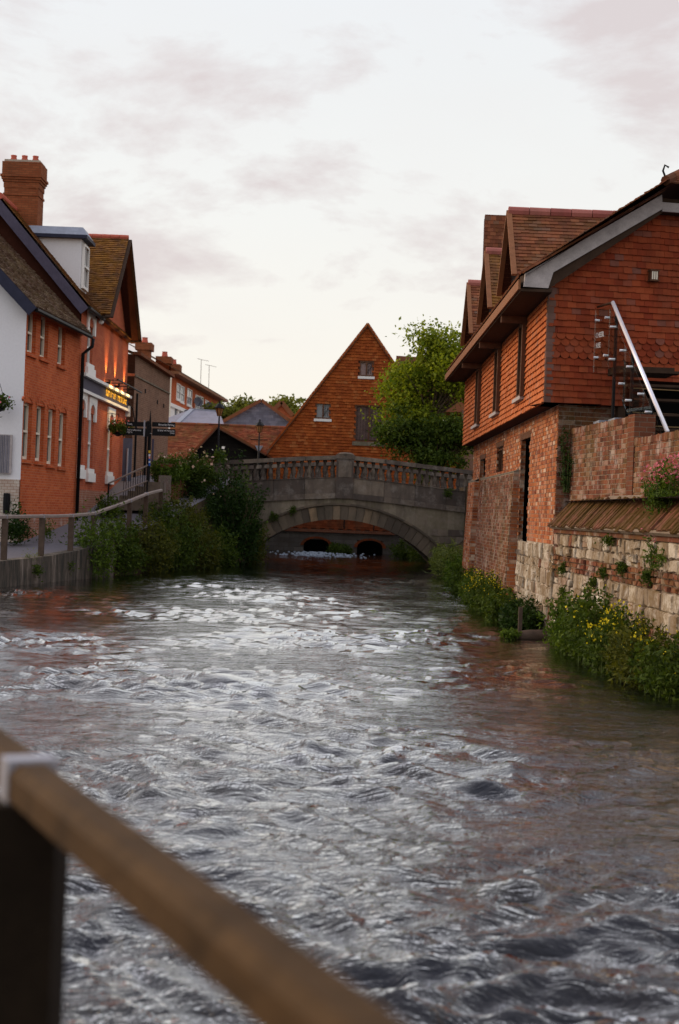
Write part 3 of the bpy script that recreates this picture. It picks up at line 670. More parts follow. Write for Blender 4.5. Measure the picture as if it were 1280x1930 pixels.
# verge: bargeboard with a square foot, tiles lapped over it
frv = Fr((2.96, 24.58, 0), G)
def bb(x, z): return (x, z)
top0, top1 = (0.10, 6.30), (2.52, 7.84)
bd = MB(); pts = [(0.08, 6.07), (0.52, 6.07), (0.60, 6.16 + 0.19), (2.56, 7.60), (2.54, 7.85), (0.10, 6.30)]
bd.prism([frv.at(u, v) for u, v in pts], frv.N * -0.05); bd.build('bargeboard', 'oak_weathered', H)
MB().prism([frv.at(u, v) for u, v in [(2.56, 7.56), (5.6, 7.56), (5.6, 7.72), (2.55, 7.72)]], frv.N * -0.05).build('bargeboard', 'oak_weathered', H)
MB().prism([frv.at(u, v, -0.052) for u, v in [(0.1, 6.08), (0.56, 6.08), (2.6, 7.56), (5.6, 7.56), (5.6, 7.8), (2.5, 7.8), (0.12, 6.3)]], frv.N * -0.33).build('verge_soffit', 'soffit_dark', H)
vt = MB()
for i in range(27):
    t0 = i / 27; a = Vector((0.05 + 2.5 * t0, 6.315 + 1.605 * t0)); vt.bar(frv.at(a.x, a.y, 0.03), frv.at(a.x + 0.105, a.y + 0.068, 0.03), 0.12, 0.03 + 0.012 * rnd.random(), up=(-0.55, 0, 0.83))
v_ = vt.build('verge_tile_row', 'roof_tile_brown', ro, uv=False); v_['kind'] = 'stuff'
# dormers
for i, yc in enumerate((28.2, 32.55, 37.05)):
    hw, zf, za = 1.25, 6.72, 8.12; fx = 3.16; cx = 3.05 + (za - 6.36) / TAN; bx = 3.05 + (zf - 6.36) / TAN
    nm = 'dormer'; dm = MB()
    for s in (-1, 1):
        dm.poly([(fx, yc, za), (cx, yc, za), (bx, yc + s * hw, zf), (fx, yc + s * hw, zf)])
    d_ = dm.build(nm, 'tile_back', H)
    for s in (-1, 1):
        if s < 0:
            V = Vector((0, hw, za - zf)).normalized(); fr_ = Fr((fx, yc - hw, zf), (1, 0, 0), V)
        else:
            V = Vector((0, -hw, za - zf)).normalized(); fr_ = Fr((fx, yc + hw, zf), (-1, 0, 0), V)
        L = math.hypot(hw, za - zf) ; q = 1 if s < 0 else -1
        pl = [(0, -0.06), (q * (bx - fx), -0.06), (q * (cx - fx), L), (0, L)]
        lay(fr_, pl, d_, 'roof_tile', 'roof_tile_brown' if i != 1 else 'roof_tile_lichen', 0.105, 0.168, singles=60 if (s < 0 and i < 2) else 0, seed=20 + i * 2 + s, thick=0.02, wobble=0.007)
        e0 = Vector((fx - 0.03, yc, za + 0.02)); e1 = Vector((fx - 0.03, yc + s * (hw + 0.06), zf - 0.06))
        MB().bar(e0, e1, 0.05, 0.10, up=(-1, 0, 0)).build('verge_board', 'oak_orange', d_)
    ridge((fx - 0.04, yc, za + 0.01), (cx, yc, za + 0.01), d_, 0.10, 0.42)
    ft = MB().prism([(3.34, yc - hw + 0.1, 6.25), (3.34, yc + hw - 0.1, 6.25), (3.34, yc + hw - 0.1, zf), (3.34, yc, za - 0.1), (3.34, yc - hw + 0.1, zf)], (0.06, 0, 0)); ft.build('dormer_front', 'oak_brown', d_)
    MB().box(3.30, 3.338, yc - 0.6, yc + 0.6, 6.45, 7.3).build('dormer_glazing', 'pane', d_)
    for s in (-1, 1):
        MB().poly([(3.35, yc + s * (hw - 0.1), 6.3), (3.35, yc + s * (hw - 0.1), zf), (bx + 0.05, yc + s * (hw - 0.1), zf)]).build('dormer_cheek', 'wall_tile_shaded', d_)
# tall far wing
MBw = MB(); WX0, WX1, WY = 4.05, 8.0, 42.6
frw = Fr((WX0, WY, 5.5), (1, 0, 0), Vector((0, 0.05, 1)))
wg = MB().prism([(WX0, WY, 3.2), (WX1, WY, 3.2), (WX1, WY, 5.5), (WX1, WY + 0.28, 11.1), (WX0, WY + 0.28, 11.1), (WX0, WY, 5.5)], (0, 0.35, 0)); wgo = wg.build('far_wing', 'tile_back', H)
lay(frw, [(0, 0), (3.9, 0), (3.9, 5.65), (0, 5.65)], wgo, 'wing_tile', 'roof_tile_brown', 0.115, 0.168, singles=0, seed=31)
MB().bar((WX0, WY + 0.4, 11.12), (WX1, WY + 0.4, 11.12), 0.2, 0.14).build('wing_ridge', 'roof_tile_brown', wgo)

# ---- brick river wall under the tiles
XB, YB0, YB1 = 3.84, 25.36, 41.3
frb = Fr((XB, YB1, 0), (0, -1, 0)); bu = lambda y: YB1 - y
slots = [(29.0, 30.5, 1.40, 3.73), (33.7, 35.2, 3.16, 3.78), (37.8, 39.3, 1.28, 3.63)]
hb_ = [(bu(b), bu(a), z0, z1) for a, b, z0, z1 in slots]
bw_ = MB(); wall(bw_, frb, [(0, -1.0), (bu(YB0), -1.0), (bu(YB0), 4.14), (0, 4.14)], hb_, 0.10)
frbg = Fr((XB, YB0, 0), G); wall(bw_, frbg, [(0, -1), (1.15, -1), (1.15, 4.14), (0, 4.14)])
bw_.poly([(XB, YB1, -1), (XB, YB1, 4.14), (9, YB1, 4.14), (9, YB1, -1)])
bwo = bw_.build('brick_wall', 'mortar', H)
BH, BW = 0.078, 0.235
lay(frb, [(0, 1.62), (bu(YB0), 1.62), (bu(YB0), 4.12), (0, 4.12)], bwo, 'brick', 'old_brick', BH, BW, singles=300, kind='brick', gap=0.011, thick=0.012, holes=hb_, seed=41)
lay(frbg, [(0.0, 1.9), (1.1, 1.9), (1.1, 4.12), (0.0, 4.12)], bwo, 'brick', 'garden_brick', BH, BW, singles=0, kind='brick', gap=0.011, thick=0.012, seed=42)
# thicker battered piers between the slots, with a weathered mortar ledge
for y0, y1, nm in ((30.55, 37.72, 'buttress'), (39.4, 41.28, 'buttress')):
    u0, u1 = bu(y1), bu(y0); zt_ = 3.06; pr = 0.17
    hole = [(u0 - 1, u0 - 0.5, 0, 0.1)]
    bt = MB(); nfr = Fr(frb.at(0, 0, 0.30), frb.U, Vector((pr + 0.01, 0, 3.06)).normalized()) if False else None
    fr2 = Fr(frb.at(0, -0.2, 0.25), frb.U, (0.13, 0, 3.26))
    L2 = math.hypot(0.13, 3.26)
    for uu in (u0, u1): bt.poly([frb.at(uu, -0.2), fr2.at(uu, 0), fr2.at(uu, L2), frb.at(uu, zt_ + 0.12)])
    bt.poly([fr2.at(u0, 0), fr2.at(u1, 0), fr2.at(u1, L2), fr2.at(u0, L2)])
    b_o = bt.build(nm, 'mortar', H)
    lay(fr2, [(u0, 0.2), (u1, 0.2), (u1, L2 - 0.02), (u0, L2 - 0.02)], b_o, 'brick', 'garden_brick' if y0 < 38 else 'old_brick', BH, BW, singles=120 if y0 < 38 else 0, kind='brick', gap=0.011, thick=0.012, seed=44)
    lay(Fr((XB - 0.12, y0, 0), (1, 0, 0)), [(-0.11, 0.0), (0.115, 0.0), (0.115, zt_ - 0.04), (0.0, zt_ - 0.04)], b_o, 'brick', 'old_brick', BH, BW, kind='brick', gap=0.011, thick=0.012, seed=45)
    lg = MB(); lg.prism([frb.at(u0, zt_ - 0.01, 0.0), frb.at(u0, zt_ - 0.01, 0.135), frb.at(u0, zt_ + 0.01, 0.13), frb.at(u0, zt_ + 0.06, 0.0)], frb.U * (u1 - u0)); lg.build('mortar_ledge', 'bridge_stone_pale', b_o)
for (u0, u1, v0, v1) in hb_:
    t = MB(); frbox(t, frb, u0 - 0.06, u1 + 0.06, v1, v1 + 0.13, -0.09, 0.022); t.build('lintel', 'oak_brown', H)
    q = MB(); c4 = [(u0 - 0.3, v0), (u1 + 0.3, v0), (u1 + 0.3, v1), (u0 - 0.3, v1)]
    q.poly([frb.at(a, b, -0.9) for a, b in c4])
    for i_ in range(4): q.poly([frb.at(*c4[i_], -0.101), frb.at(*c4[i_], -0.9), frb.at(*c4[(i_ + 1) % 4], -0.9), frb.at(*c4[(i_ + 1) % 4], -0.101)])
    q.build('dark_opening', 'window_void', H)
    rv_ = Fr(frb.at(u0, 0, -0.1), (-1, 0, 0), (0, 0, 1), (0, -1, 0)); rv_ = Fr(frb.at(u0, 0, 0.0), (1, 0, 0))
    lay(rv_, [(0.0, v0), (0.1, v0), (0.1, v1), (0.0, v1)], bwo, 'reveal_brick', 'old_brick', BH, BW, kind='brick', gap=0.011, thick=0.006, seed=int(u0 * 10))
    if v0 < 2:
        t = MB(); frbox(t, frb, u0 - 0.03, u1 + 0.03, v0 - 0.10, v0, -0.09, 0.03); t.build('threshold', 'bridge_stone', H)
        for d_u in (0.25, 0.95):
            t = MB(); frbox(t, frb, u0 + d_u, u0 + d_u + 0.22, v0 - 0.48, v0 - 0.2, 0.0, 0.016); t.build('vent_slot', 'window_void', H)
    else:
        fm = MB()
        for r in ((u0, u0 + 0.07, v0, v1), (u1 - 0.07, u1, v0, v1), (u0 + 0.07, u1 - 0.07, v1 - 0.07, v1), ((u0 + u1) / 2 - 0.03, (u0 + u1) / 2 + 0.03, v0, v1 - 0.07)): frbox(fm, frb, *r, -0.099, -0.04)
        fm.build('window_frame', 'oak_brown', H)
# ---- stones: irregular courses of blocks along a face
def stones(fr, u0, u1, v0, v1, parent, material, seed, hmin=0.13, hmax=0.30, wmin=0.16, wmax=0.6, thick=0.03, brick_rows=()):
    rng = random.Random(seed); v = v0
    while v < v1 - 0.05:
        h_ = min(hmin + (hmax - hmin) * rng.random() ** 1.4, v1 - v)
        if v1 - v - h_ < 0.08: h_ = v1 - v
        isb = any(a < v + h_ / 2 < b for a, b in brick_rows); u = u0
        if isb: h_ = min(h_, 0.085)
        while u < u1 - 0.02:
            wd = (0.22 if isb else wmin + (wmax - wmin) * rng.random() ** 1.5); wd = min(wd, u1 - u)
            if u1 - u - wd < 0.1: wd = u1 - u
            cells = [(v, h_)]
            if not isb and h_ > 0.15 and wd < 0.42 and rng.random() < 0.4:
                k_ = rng.uniform(0.35, 0.65); cells = [(v, h_ * k_), (v + h_ * k_, h_ * (1 - k_))]
            for vv, hc in cells:
                bk = isb or (rng.random() < 0.07 and wd < 0.35)
                g_ = 0.016; j = lambda: rng.uniform(-0.026, 0.026) if not isb else rng.uniform(-0.006, 0.006)
                q = [(u + g_ / 2 + j(), vv + g_ / 2 + j()), (u + wd / 2, vv + g_ / 2 + j() * 0.7), (u + wd - g_ / 2 + j(), vv + g_ / 2 + j()), (u + wd - g_ / 2 + j(), vv + hc - g_ / 2 + j()), (u + wd / 2, vv + hc - g_ / 2 + j() * 0.7), (u + g_ / 2 + j(), vv + hc - g_ / 2 + j())]
                lift = rng.uniform(0.15, 1.5) * thick; cu, cv = u + wd / 2, vv + hc / 2
                t = MB(); n = 6; inner = [(cu + (a - cu) * 0.86, cv + (b - cv) * 0.82) for a, b in q]
                t.v = [tuple(fr.at(a, b, lift + rng.uniform(-0.014, 0.014))) for a, b in inner] + [tuple(fr.at(a, b, lift * 0.45)) for a, b in q] + [tuple(fr.at(a, b, -0.02)) for a, b in q]
                t.f = [tuple(range(n))] + [(i, n + i, n + (i + 1) % n, (i + 1) % n) for i in range(n)] + [(n + i, 2 * n + i, 2 * n + (i + 1) % n, n + (i + 1) % n) for i in range(n)]
                t.build('brick' if bk else 'stone', 'garden_brick' if bk else material, parent, uv=False)
            u += wd
        v += h_
stones(frb, bu(30.4), bu(YB0) + 0.02, -0.15, 1.60, bwo, 'wall_stone', 51)
stones(frb, bu(YB1), bu(37.9), -0.1, 1.15, bwo, 'wall_stone', 52)

# ---- stone garden wall along the water, mossy tiled coping, brick wall above
SW = [(3.88, 25.32), (4.30, 17.2), (4.62, 11.5), (5.0, 4.0), (5.35, -5.0)]
S = thing('stone_river_wall', (4.2, 21, 0), 'pale weathered stone river wall with mossy tiled coping, right bank', 'wall')
sm = MB()
for (x0, y0), (x1, y1) in zip(SW[:-1], SW[1:]):
    sm.poly([(x0, y0, -1.1), (x1, y1, -1.1), (x1, y1, 1.98), (x0, y0, 1.98)]); sm.poly([(x0, y0, 1.98), (x1, y1, 1.98), (x1 + 0.6, y1, 1.98), (x0 + 0.6, y0, 1.98)])
smo = sm.build('wall_core', 'mortar_dark', S)
def seg_fr(i):
    (x0, y0), (x1, y1) = SW[i], SW[i + 1]; return Fr((x0, y0, 0), (x1 - x0, y1 - y0, 0)), math.hypot(x1 - x0, y1 - y0)
f0, L0 = seg_fr(0); f1, L1 = seg_fr(1)
stones(f0, 0.0, L0, -0.2, 1.82, smo, 'wall_stone', 53, brick_rows=((1.22, 1.45), (1.74, 1.82)), thick=0.045)
stones(f1, 0.0, L1, -0.2, 1.82, smo, 'wall_stone', 54, hmin=0.2, hmax=0.35, wmin=0.35, wmax=0.8)
for i in (0, 1):
    f_, L_ = seg_fr(i)
    t = MB(); frbox(t, f_, -0.02, L_, 1.83, 1.91, -0.2, 0.06); t.build('brick_course', 'garden_brick', S); 
    cs = Fr(f_.at(0, 1.96, 0.14), f_.U, f_.V * 0.52 - f_.N * 0.46)
    t = MB(); wall(t, cs, [(-0.05, -0.02), (L_, -0.02), (L_, 0.70), (-0.05, 0.70)], h=-0.012); wall(t, cs, [(-0.05, -0.02), (L_, -0.02), (L_, 0.70), (-0.05, 0.70)], h=-0.07)
    t.poly([cs.at(-0.05, -0.02, -0.012), cs.at(L_, -0.02, -0.012), cs.at(L_, -0.02, -0.07), cs.at(-0.05, -0.02, -0.07)]); co = t.build('coping', 'mortar_dark', S)
    rr = random.Random(60 + i); u = -0.05; n = 0
    while u < L_ - 0.1:
        wd = rr.uniform(0.10, 0.22); t = MB(); ln = rr.uniform(0.55, 0.68); dv = rr.uniform(-0.05, 0.03)
        c = [(u, dv), (u + wd - 0.012, dv + rr.uniform(-0.012, 0.012)), (u + wd - 0.012, ln), (u, ln)]; hh = rr.uniform(0.006, 0.034)
        t.v = [tuple(cs.at(a, b_, -0.01)) for a, b_ in c] + [tuple(cs.at(cu_, b_, hh)) for cu_, b_ in ((u + wd * 0.2, dv), (u + wd * 0.75, dv), (u + wd * 0.75, ln), (u + wd * 0.2, ln))]
        t.f = [(4, 5, 6, 7), (0, 1, 5, 4), (1, 2, 6, 5), (2, 3, 7, 6), (3, 0, 4, 7)]
        t.build('coping_tile', 'coping_moss', co, uv=False); u += wd; n += 1
W = thing('brick_garden_wall', (4.5, 21, 2.4), 'weathered brick garden wall stepping down above the mossy coping', 'wall')
GW = [((4.08, 25.44), (4.47, 21.7), 3.68), ((4.47, 21.7), (4.80, 16.5), 3.33), ((4.80, 16.5), (5.3, 9.0), 3.33)]
for i, ((x0, y0), (x1, y1), zt2) in enumerate(GW):
    f_ = Fr((x0, y0, 0), (x1 - x0, y1 - y0, 0)); L_ = math.hypot(x1 - x0, y1 - y0)
    t = MB(); frbox(t, f_, 0, L_, 2.30, zt2 - 0.09, -0.24, 0.0); o_ = t.build('wall_section', 'mortar', W)
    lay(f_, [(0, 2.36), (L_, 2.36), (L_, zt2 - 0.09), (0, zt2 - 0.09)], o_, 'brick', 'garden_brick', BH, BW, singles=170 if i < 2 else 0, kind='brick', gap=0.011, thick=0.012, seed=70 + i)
    if i < 2:
        n = int(L_ / 0.082)
        for q in range(n):
            t = MB(); a = rnd.uniform(-0.008, 0.012); frbox(t, f_, q * L_ / n, (q + 0.88) * L_ / n, zt2 - 0.088, zt2 + 0.012 + a, -0.25, 0.02); t.build('coping_brick', 'garden_brick', o_, uv=False)
    if i == 0:
        t = MB(); frbox(t, f_, L_ - 0.30, L_ + 0.02, 2.36, 3.72, -0.3, 0.03); t.build('end_pier', 'brick_mill_base', o_)

# ---- dark undercroft with rods, wall lantern, glass stair balustrade
uc = MB(); uc.box(1.43, 7.3, 2.4, 4.598, -3.2, -1.2, frg.mat(0, 0)); uc.build('undercroft', 'window_void', H)
for z in (4.46, 4.25, 4.03, 3.80, 3.58):
    MB().tube([frg.at(1.55, z, -0.06), frg.at(7.3, z, -0.06)], 0.012, 6).build('guard_rod', 'steel_rod', H, uv=False)
t = MB(); frbox(t, frg, 1.36, 1.50, 2.4, 4.6, -0.16, -0.02); t.build('corner_post', 'soffit_dark', H)
q = P(1234, 519, 25.2)
lt = MB(); uq = (q - frg.O).dot(frg.U); zq = q.z
frbox(lt, frg, uq - 0.075, uq + 0.075, zq - 0.08, zq + 0.08, 0.03, 0.14); frbox(lt, frg, uq - 0.09, uq + 0.09, zq + 0.08, zq + 0.10, 0.02, 0.16); frbox(lt, frg, uq - 0.09, uq + 0.09, zq - 0.10, zq - 0.08, 0.02, 0.16)
lo = lt.build('wall_light', 'oak_brown'); tag(lo, 'small boxy wall light on the red tiled gable', 'wall light'); lz = MB()
for d in (-0.04, 0.0, 0.04): frbox(lz, frg, uq + d - 0.012, uq + d + 0.012, zq - 0.07, zq + 0.07, 0.141, 0.147)
lz.build('lens', 'cream_paint', lo)
gl = thing('glass_balustrade', (4.6, 23, 2.4), 'frameless glass stair balustrade with bright steel handrail behind the brick wall', 'balustrade')
a0 = Vector((4.53, 24.3, 5.81)); a1 = Vector((4.91, 21.5, 3.45)); a2 = Vector((4.40, 25.02, 5.83))
MB().tube([a0, a1], 0.033, 12).build('handrail', 'steel', gl, smooth=True, uv=False)
MB().tube([a0, a2], 0.022, 8).build('landing_rail', 'oak_brown', gl, smooth=True, uv=False)
dd = (a1 - a0)
for j, (t0, t1) in enumerate(((0.0, 0.30), (0.32, 0.64), (0.66, 0.98))):
    q0 = a0 + dd * t0; q1 = a0 + dd * t1; off = Vector((-0.05, 0, 0))
    dn = Vector((0, 0, -1.05)); up = Vector((0, 0, -0.12))
    pn = MB().prism([q0 + off + up, q1 + off + up, q1 + off + dn, q0 + off + dn], (0.015, 0, 0)); pn.build('glass_panel', 'clear_glass', gl)
    for t_ in (0.2, 0.85):
        c = q0 + (q1 - q0) * t_
        for zz in (-0.30, -0.85):
            MB().tube([c + Vector((-0.085, 0, zz)), c + Vector((0.02, 0, zz))], 0.02, 8).build('glass_bolt', 'steel', gl, uv=False)
    pc = q0 + (q1 - q0) * 0.08
    MB().box(pc.x + 0.03, pc.x + 0.07, pc.y - 0.05, pc.y + 0.05, 2.4, pc.z - 0.04).build('post', 'black_iron', gl)
fl = Fr(a2 + Vector((-0.03, 0, 0)), (a0 - a2).normalized())
pn = MB(); frbox(pn, fl, 0.0, 0.72, -1.15, -0.06, -0.008, 0.008); pn.build('glass_panel', 'clear_glass', gl)
for uu in (0.12, 0.6):
    for zz in (-0.25, -0.9): 
        t = MB(); t.tube([fl.at(uu, zz, 0.05), fl.at(uu, zz, -0.03)], 0.022, 8); t.build('glass_bolt', 'steel', gl, uv=False)
text_mesh('CHESIL', 0.13, fl, 0.08, -0.56, 0.012, gl, 'sign_white', ext=0.001); text_mesh('RISE', 0.13, fl, 0.10, -0.74, 0.012, gl, 'sign_white', ext=0.001)
sp = MB()
for i in range(9):
    c = a0 + dd * (i / 9 + 0.03); sp.box(c.x + 0.12, c.x + 1.1, c.y - 0.32, c.y - 0.02, c.z - 1.15, c.z - 1.11)
stc = sp.build('terrace_stair', 'soffit_dark'); tag(stc, 'outdoor stair treads behind the glass balustrade under the gable', 'stair')
pl = MB(); pl.box(a0.x + 0.08, a0.x + 1.1, a0.y, 24.95, a0.z - 1.2, a0.z - 1.08)
pl.build('landing', 'soffit_dark', stc)
for x, y, lb in ((4.62, 24.55, 'dark blue wheeled bin with pale lid nearest the house corner behind the wall'), (4.75, 23.85, 'dark blue wheeled bin with pale lid nearer the glass stair')):
    t = MB().box(x - 0.22, x + 0.22, y - 0.25, y + 0.25, 2.46, 3.72); t.f = t.f; bn = t.build('wheeled_bin', 'bin_blue'); tag(bn, lb, 'bin', 'bins behind the garden wall')
    MB().box(x - 0.25, x + 0.25, y - 0.28, y + 0.28, 3.723, 3.79).build('lid', 'lead', bn)
    for s in (-1, 1): MB().tube([(x + s * 0.2, y + 0.24, 2.47), (x + s * 0.26, y + 0.24, 2.47)], 0.07, 10).build('wheel', 'black_iron', bn, uv=False)

# ---- log and stake in the water by the wall
t = MB(); a = onX(955, 1212, 2.9); 
t.tube([(2.95, 24.3, 0.02), (3.3, 24.35, 0.06), (3.8, 24.4, 0.07)], [0.07, 0.10, 0.11], 10); lg = t.build('driftwood_log', 'post_timber', smooth=True, uv=False); tag(lg, 'dark log lying in the water below the stone wall corner', 'log')
t = MB(); t.box(3.22, 3.285, 25.0, 25.065, -0.6, 0.5); sk = t.build('mooring_stake', 'post_timber'); tag(sk, 'short upright timber stake among the yellow flowers by the log', 'stake')
# ================================================================== BRIDGE
BY, BYB, BX0 = 54.0, 61.0, 0.15
B = thing('stone_bridge', (0, 57, 0), 'grey stone balustraded bridge with one low arch over the river', 'bridge')
def bz(x): return 4.20 - 0.092 * (math.sqrt((x - BX0) ** 2 + 0.5) - 0.7)
ACX, AR, ACZ = 0.05, 5.0, -3.23
XL, XR = -5.3, 5.6
def az(x): return ACZ + math.sqrt(max(0, AR * AR - (x - ACX) ** 2))
N = 44; xs_ = [XL + (XR - XL) * i / N for i in range(N + 1)]
for fy in (BY, BYB):
    sp_ = MB()
    for a, b in zip(xs_[:-1], xs_[1:]):
        la = max(az(a), -1.2) if abs(a - ACX) < AR else -1.2; lb = max(az(b), -1.2) if abs(b - ACX) < AR else -1.2
        sp_.poly([(a, fy, la), (b, fy, lb), (b, fy, bz(b) - 1.62), (a, fy, bz(a) - 1.62)])
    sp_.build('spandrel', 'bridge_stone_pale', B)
br = MB()
ths = [RAD(180 - 24 - i * (132 / 40)) for i in range(41)]
for t0, t1 in zip(ths[:-1], ths[1:]):
    a = (ACX + AR * math.cos(t0), ACZ + AR * math.sin(t0)); b = (ACX + AR * math.cos(t1), ACZ + AR * math.sin(t1))
    br.poly([(a[0], BY, a[1]), (a[0], BYB, a[1]), (b[0], BYB, b[1]), (b[0], BY, b[1])])
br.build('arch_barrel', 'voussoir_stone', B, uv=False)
dk = MB()
for a, b in zip(xs_[:-1], xs_[1:]): dk.poly([(a, BY, bz(a) - 1.0), (b, BY, bz(b) - 1.0), (b, BYB, bz(b) - 1.0), (a, BYB, bz(a) - 1.0)])
dk.build('deck', 'asphalt', B, uv=False)
# voussoirs
NV = 34; rv = random.Random(5); half = math.acos((-0.2 - ACZ) / (AR + 0.26))
for i in range(NV):
    t0 = math.pi / 2 + half - 2 * half * i / NV; t1 = math.pi / 2 + half - 2 * half * (i + 0.93) / NV
    r0, r1 = AR - 0.005, AR + 0.52 + rv.uniform(-0.02, 0.02); d = 0.07 + rv.uniform(-0.02, 0.02)
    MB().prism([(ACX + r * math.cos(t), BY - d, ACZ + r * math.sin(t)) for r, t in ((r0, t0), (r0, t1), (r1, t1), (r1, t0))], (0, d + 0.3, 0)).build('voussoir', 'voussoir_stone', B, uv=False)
hm = MB(); q = [(ACX + r * math.cos(math.pi / 2 + half - 2 * half * i / 30), ACZ + r * math.sin(math.pi / 2 + half - 2 * half * i / 30)) for r in (AR + 0.545, AR + 0.62) for i in range(31)]
for i in range(30):
    a, b, c, d = q[i], q[i + 1], q[31 + i + 1], q[31 + i]; hm.prism([(a[0], BY - 0.13, a[1]), (b[0], BY - 0.13, b[1]), (c[0], BY - 0.13, c[1]), (d[0], BY - 0.13, d[1])], (0, 0.14, 0))
hm.build('hood_mould', 'voussoir_stone', B, uv=False)
# spandrel blocks near the right abutment
for i in range(3):
    for j in range(3):
        x = 2.9 + 0.62 * j + 0.3 * (i % 2); z = 0.75 + 0.27 * i
        if z > az(min(x, 4.9)) + 0.75 and x + 0.58 < 5.2: MB().box(x, x + 0.58, BY - 0.025 - 0.01 * rv.random(), BY + 0.1, z, z + 0.25).build('spandrel_block', 'bridge_stone', B, uv=False)
# parapets: plinth blocks, string course, balusters, coping
prof = [(0.075, 0), (0.075, 0.05), (0.052, 0.07), (0.058, 0.10), (0.088, 0.20), (0.092, 0.26), (0.066, 0.38), (0.046, 0.47), (0.044, 0.52), (0.062, 0.56), (0.062, 0.58), (0.078, 0.60), (0.078, 0.66)]
bm_ = MB().lathe(prof, (0, 0, 0), 10); bme = bpy.data.meshes.new('baluster'); bme.from_pydata(bm_.v, [], bm_.f); bme.shade_smooth(); bme.materials.append(M['bridge_stone'])
def parapet(fy, sgn, front):
    segs = [(BX0 - 0.33 - 1.18 * (i + 1), BX0 - 0.33 - 1.18 * i) for i in range(4)] + [(BX0 + 0.33 + 1.18 * i, BX0 + 0.33 + 1.18 * (i + 1)) for i in range(4)]
    y0, y1 = (fy - 0.02, fy + 0.36) if front else (fy - 0.36, fy + 0.02)
    for a, b in segs:
        za, zb = bz(a), bz(b)
        def blk(name, t0, t1, dy, material='bridge_stone', g=0.006):
            pa = [(a + g, y0 - dy, za - t0), (b - g, y0 - dy, zb - t0), (b - g, y0 - dy, zb - t1), (a + g, y0 - dy, za - t1)]
            MB().prism(pa, (0, y1 - y0 + 2 * dy, 0)).build(name, material, B, uv=False)
        blk('coping_stone', 0.155, 0.0, 0.06); blk('plinth_stone', 1.42, 0.845, 0.0); blk('string_stone', 1.63, 1.425, 0.06)
        blk('plinth_stone', 0.84, 0.815, 0.03)
        n = 4
        for i in range(n):
            x = a + (b - a) * (i + 0.5) / n; ob = bpy.data.objects.new('baluster', bme); col.objects.link(ob); ob.parent = B
            zb0 = bz(x) - 0.815; ob.location = Vector((x, (y0 + y1) / 2, zb0)) - ORG[B.name]
    # thin coping drip
for fy, s, f in ((BY, -1, True), (BYB, 1, False)): parapet(fy, s, f)
def pier(x, fy, front, w=0.33, top=0.10, nm='pier'):
    y0, y1 = (fy - 0.10, fy + 0.44) if front else (fy - 0.44, fy + 0.10); z1 = bz(x); m = MB()
    m.box(x - w, x + w, y0, y1, z1 - 1.63, z1 - 0.13); po = m.build(nm, 'bridge_stone', B)
    if front: MB().box(x - w + 0.08, x + w - 0.08, y0 - 0.018, y0, z1 - 0.82, z1 - 0.22).build('panel', 'bridge_stone', po)
    MB().box(x - w - 0.03, x + w + 0.03, y0 - 0.03, y1 + 0.03, z1 - 0.128, z1 + 0.03).build('cap', 'bridge_stone', po)
    d = MB(); cx, cy = x, (y0 + y1) / 2
    d.lathe([(w * 0.98, 0.0), (w * 0.92, 0.05), (w * 0.62, top * 0.85), (0.04, top)], (cx, cy, z1 + 0.031), 16); d.build('domed_top', 'bridge_stone', po, smooth=True, uv=False)
pier(BX0, BY, True); pier(BX0, BYB, False)
for x in (-4.95, 5.3):
    pier(x, BY, True, 0.30, 0.06); pier(x, BYB, False, 0.30, 0.06)
# abutments
MB().box(-5.6, -4.72, BY + 0.01, BYB - 0.01, -1.2, 2.2).build('abutment', 'bridge_stone', B); MB().box(4.82, 6.2, BY + 0.01, BYB - 0.01, -1.2, 2.2).build('abutment', 'bridge_stone', B)

def lantern_post(x, y, zb, zl, label):
    L = thing('lamp_post', (x, y, zb), label, 'street lamp', 'lanterns by the bridge')
    MB().tube([(x, y, zb), (x, y, zb + 0.25), (x, y, zl)], [0.075, 0.05, 0.03], 10).build('post', 'black_iron', L, smooth=True, uv=False)
    MB().bar((x - 0.38, y, zl - 0.32), (x + 0.38, y, zl - 0.32), 0.03, 0.03).build('ladder_bar', 'black_iron', L)
    MB().lathe([(0.07, 0), (0.15, 0.30)], (x, y, zl), 6).build('lantern_glass', 'lamp_glass', L, uv=False)
    MB().lathe([(0.22, 0.0), (0.20, 0.04), (0.09, 0.16), (0.04, 0.19), (0.03, 0.28)], (x, y, zl + 0.302), 6).build('lantern_roof', 'black_iron', L, uv=False)
    fm = MB()
    for i in range(6):
        t = i * math.pi / 3; fm.bar((x + 0.075 * math.cos(t), y + 0.075 * math.sin(t), zl), (x + 0.155 * math.cos(t), y + 0.155 * math.sin(t), zl + 0.3), 0.015, 0.015)
    fm.build('lantern_frame', 'black_iron', L)
q = P(406, 800, 54.2); lantern_post(-4.72, 54.2, 3.85, q.z + 0.32, 'tall black lantern with ladder bar at the left end of the bridge')
q = P(489, 815, 63.0); lantern_post(q.x, 63.0, 3.2, q.z, 'smaller black lantern in front of the red tiled barn roof')

pieces('old_brick_dark', [(0.0, (0.14, 0.032, 0.012)), (1.0, (0.22, 0.055, 0.02))])
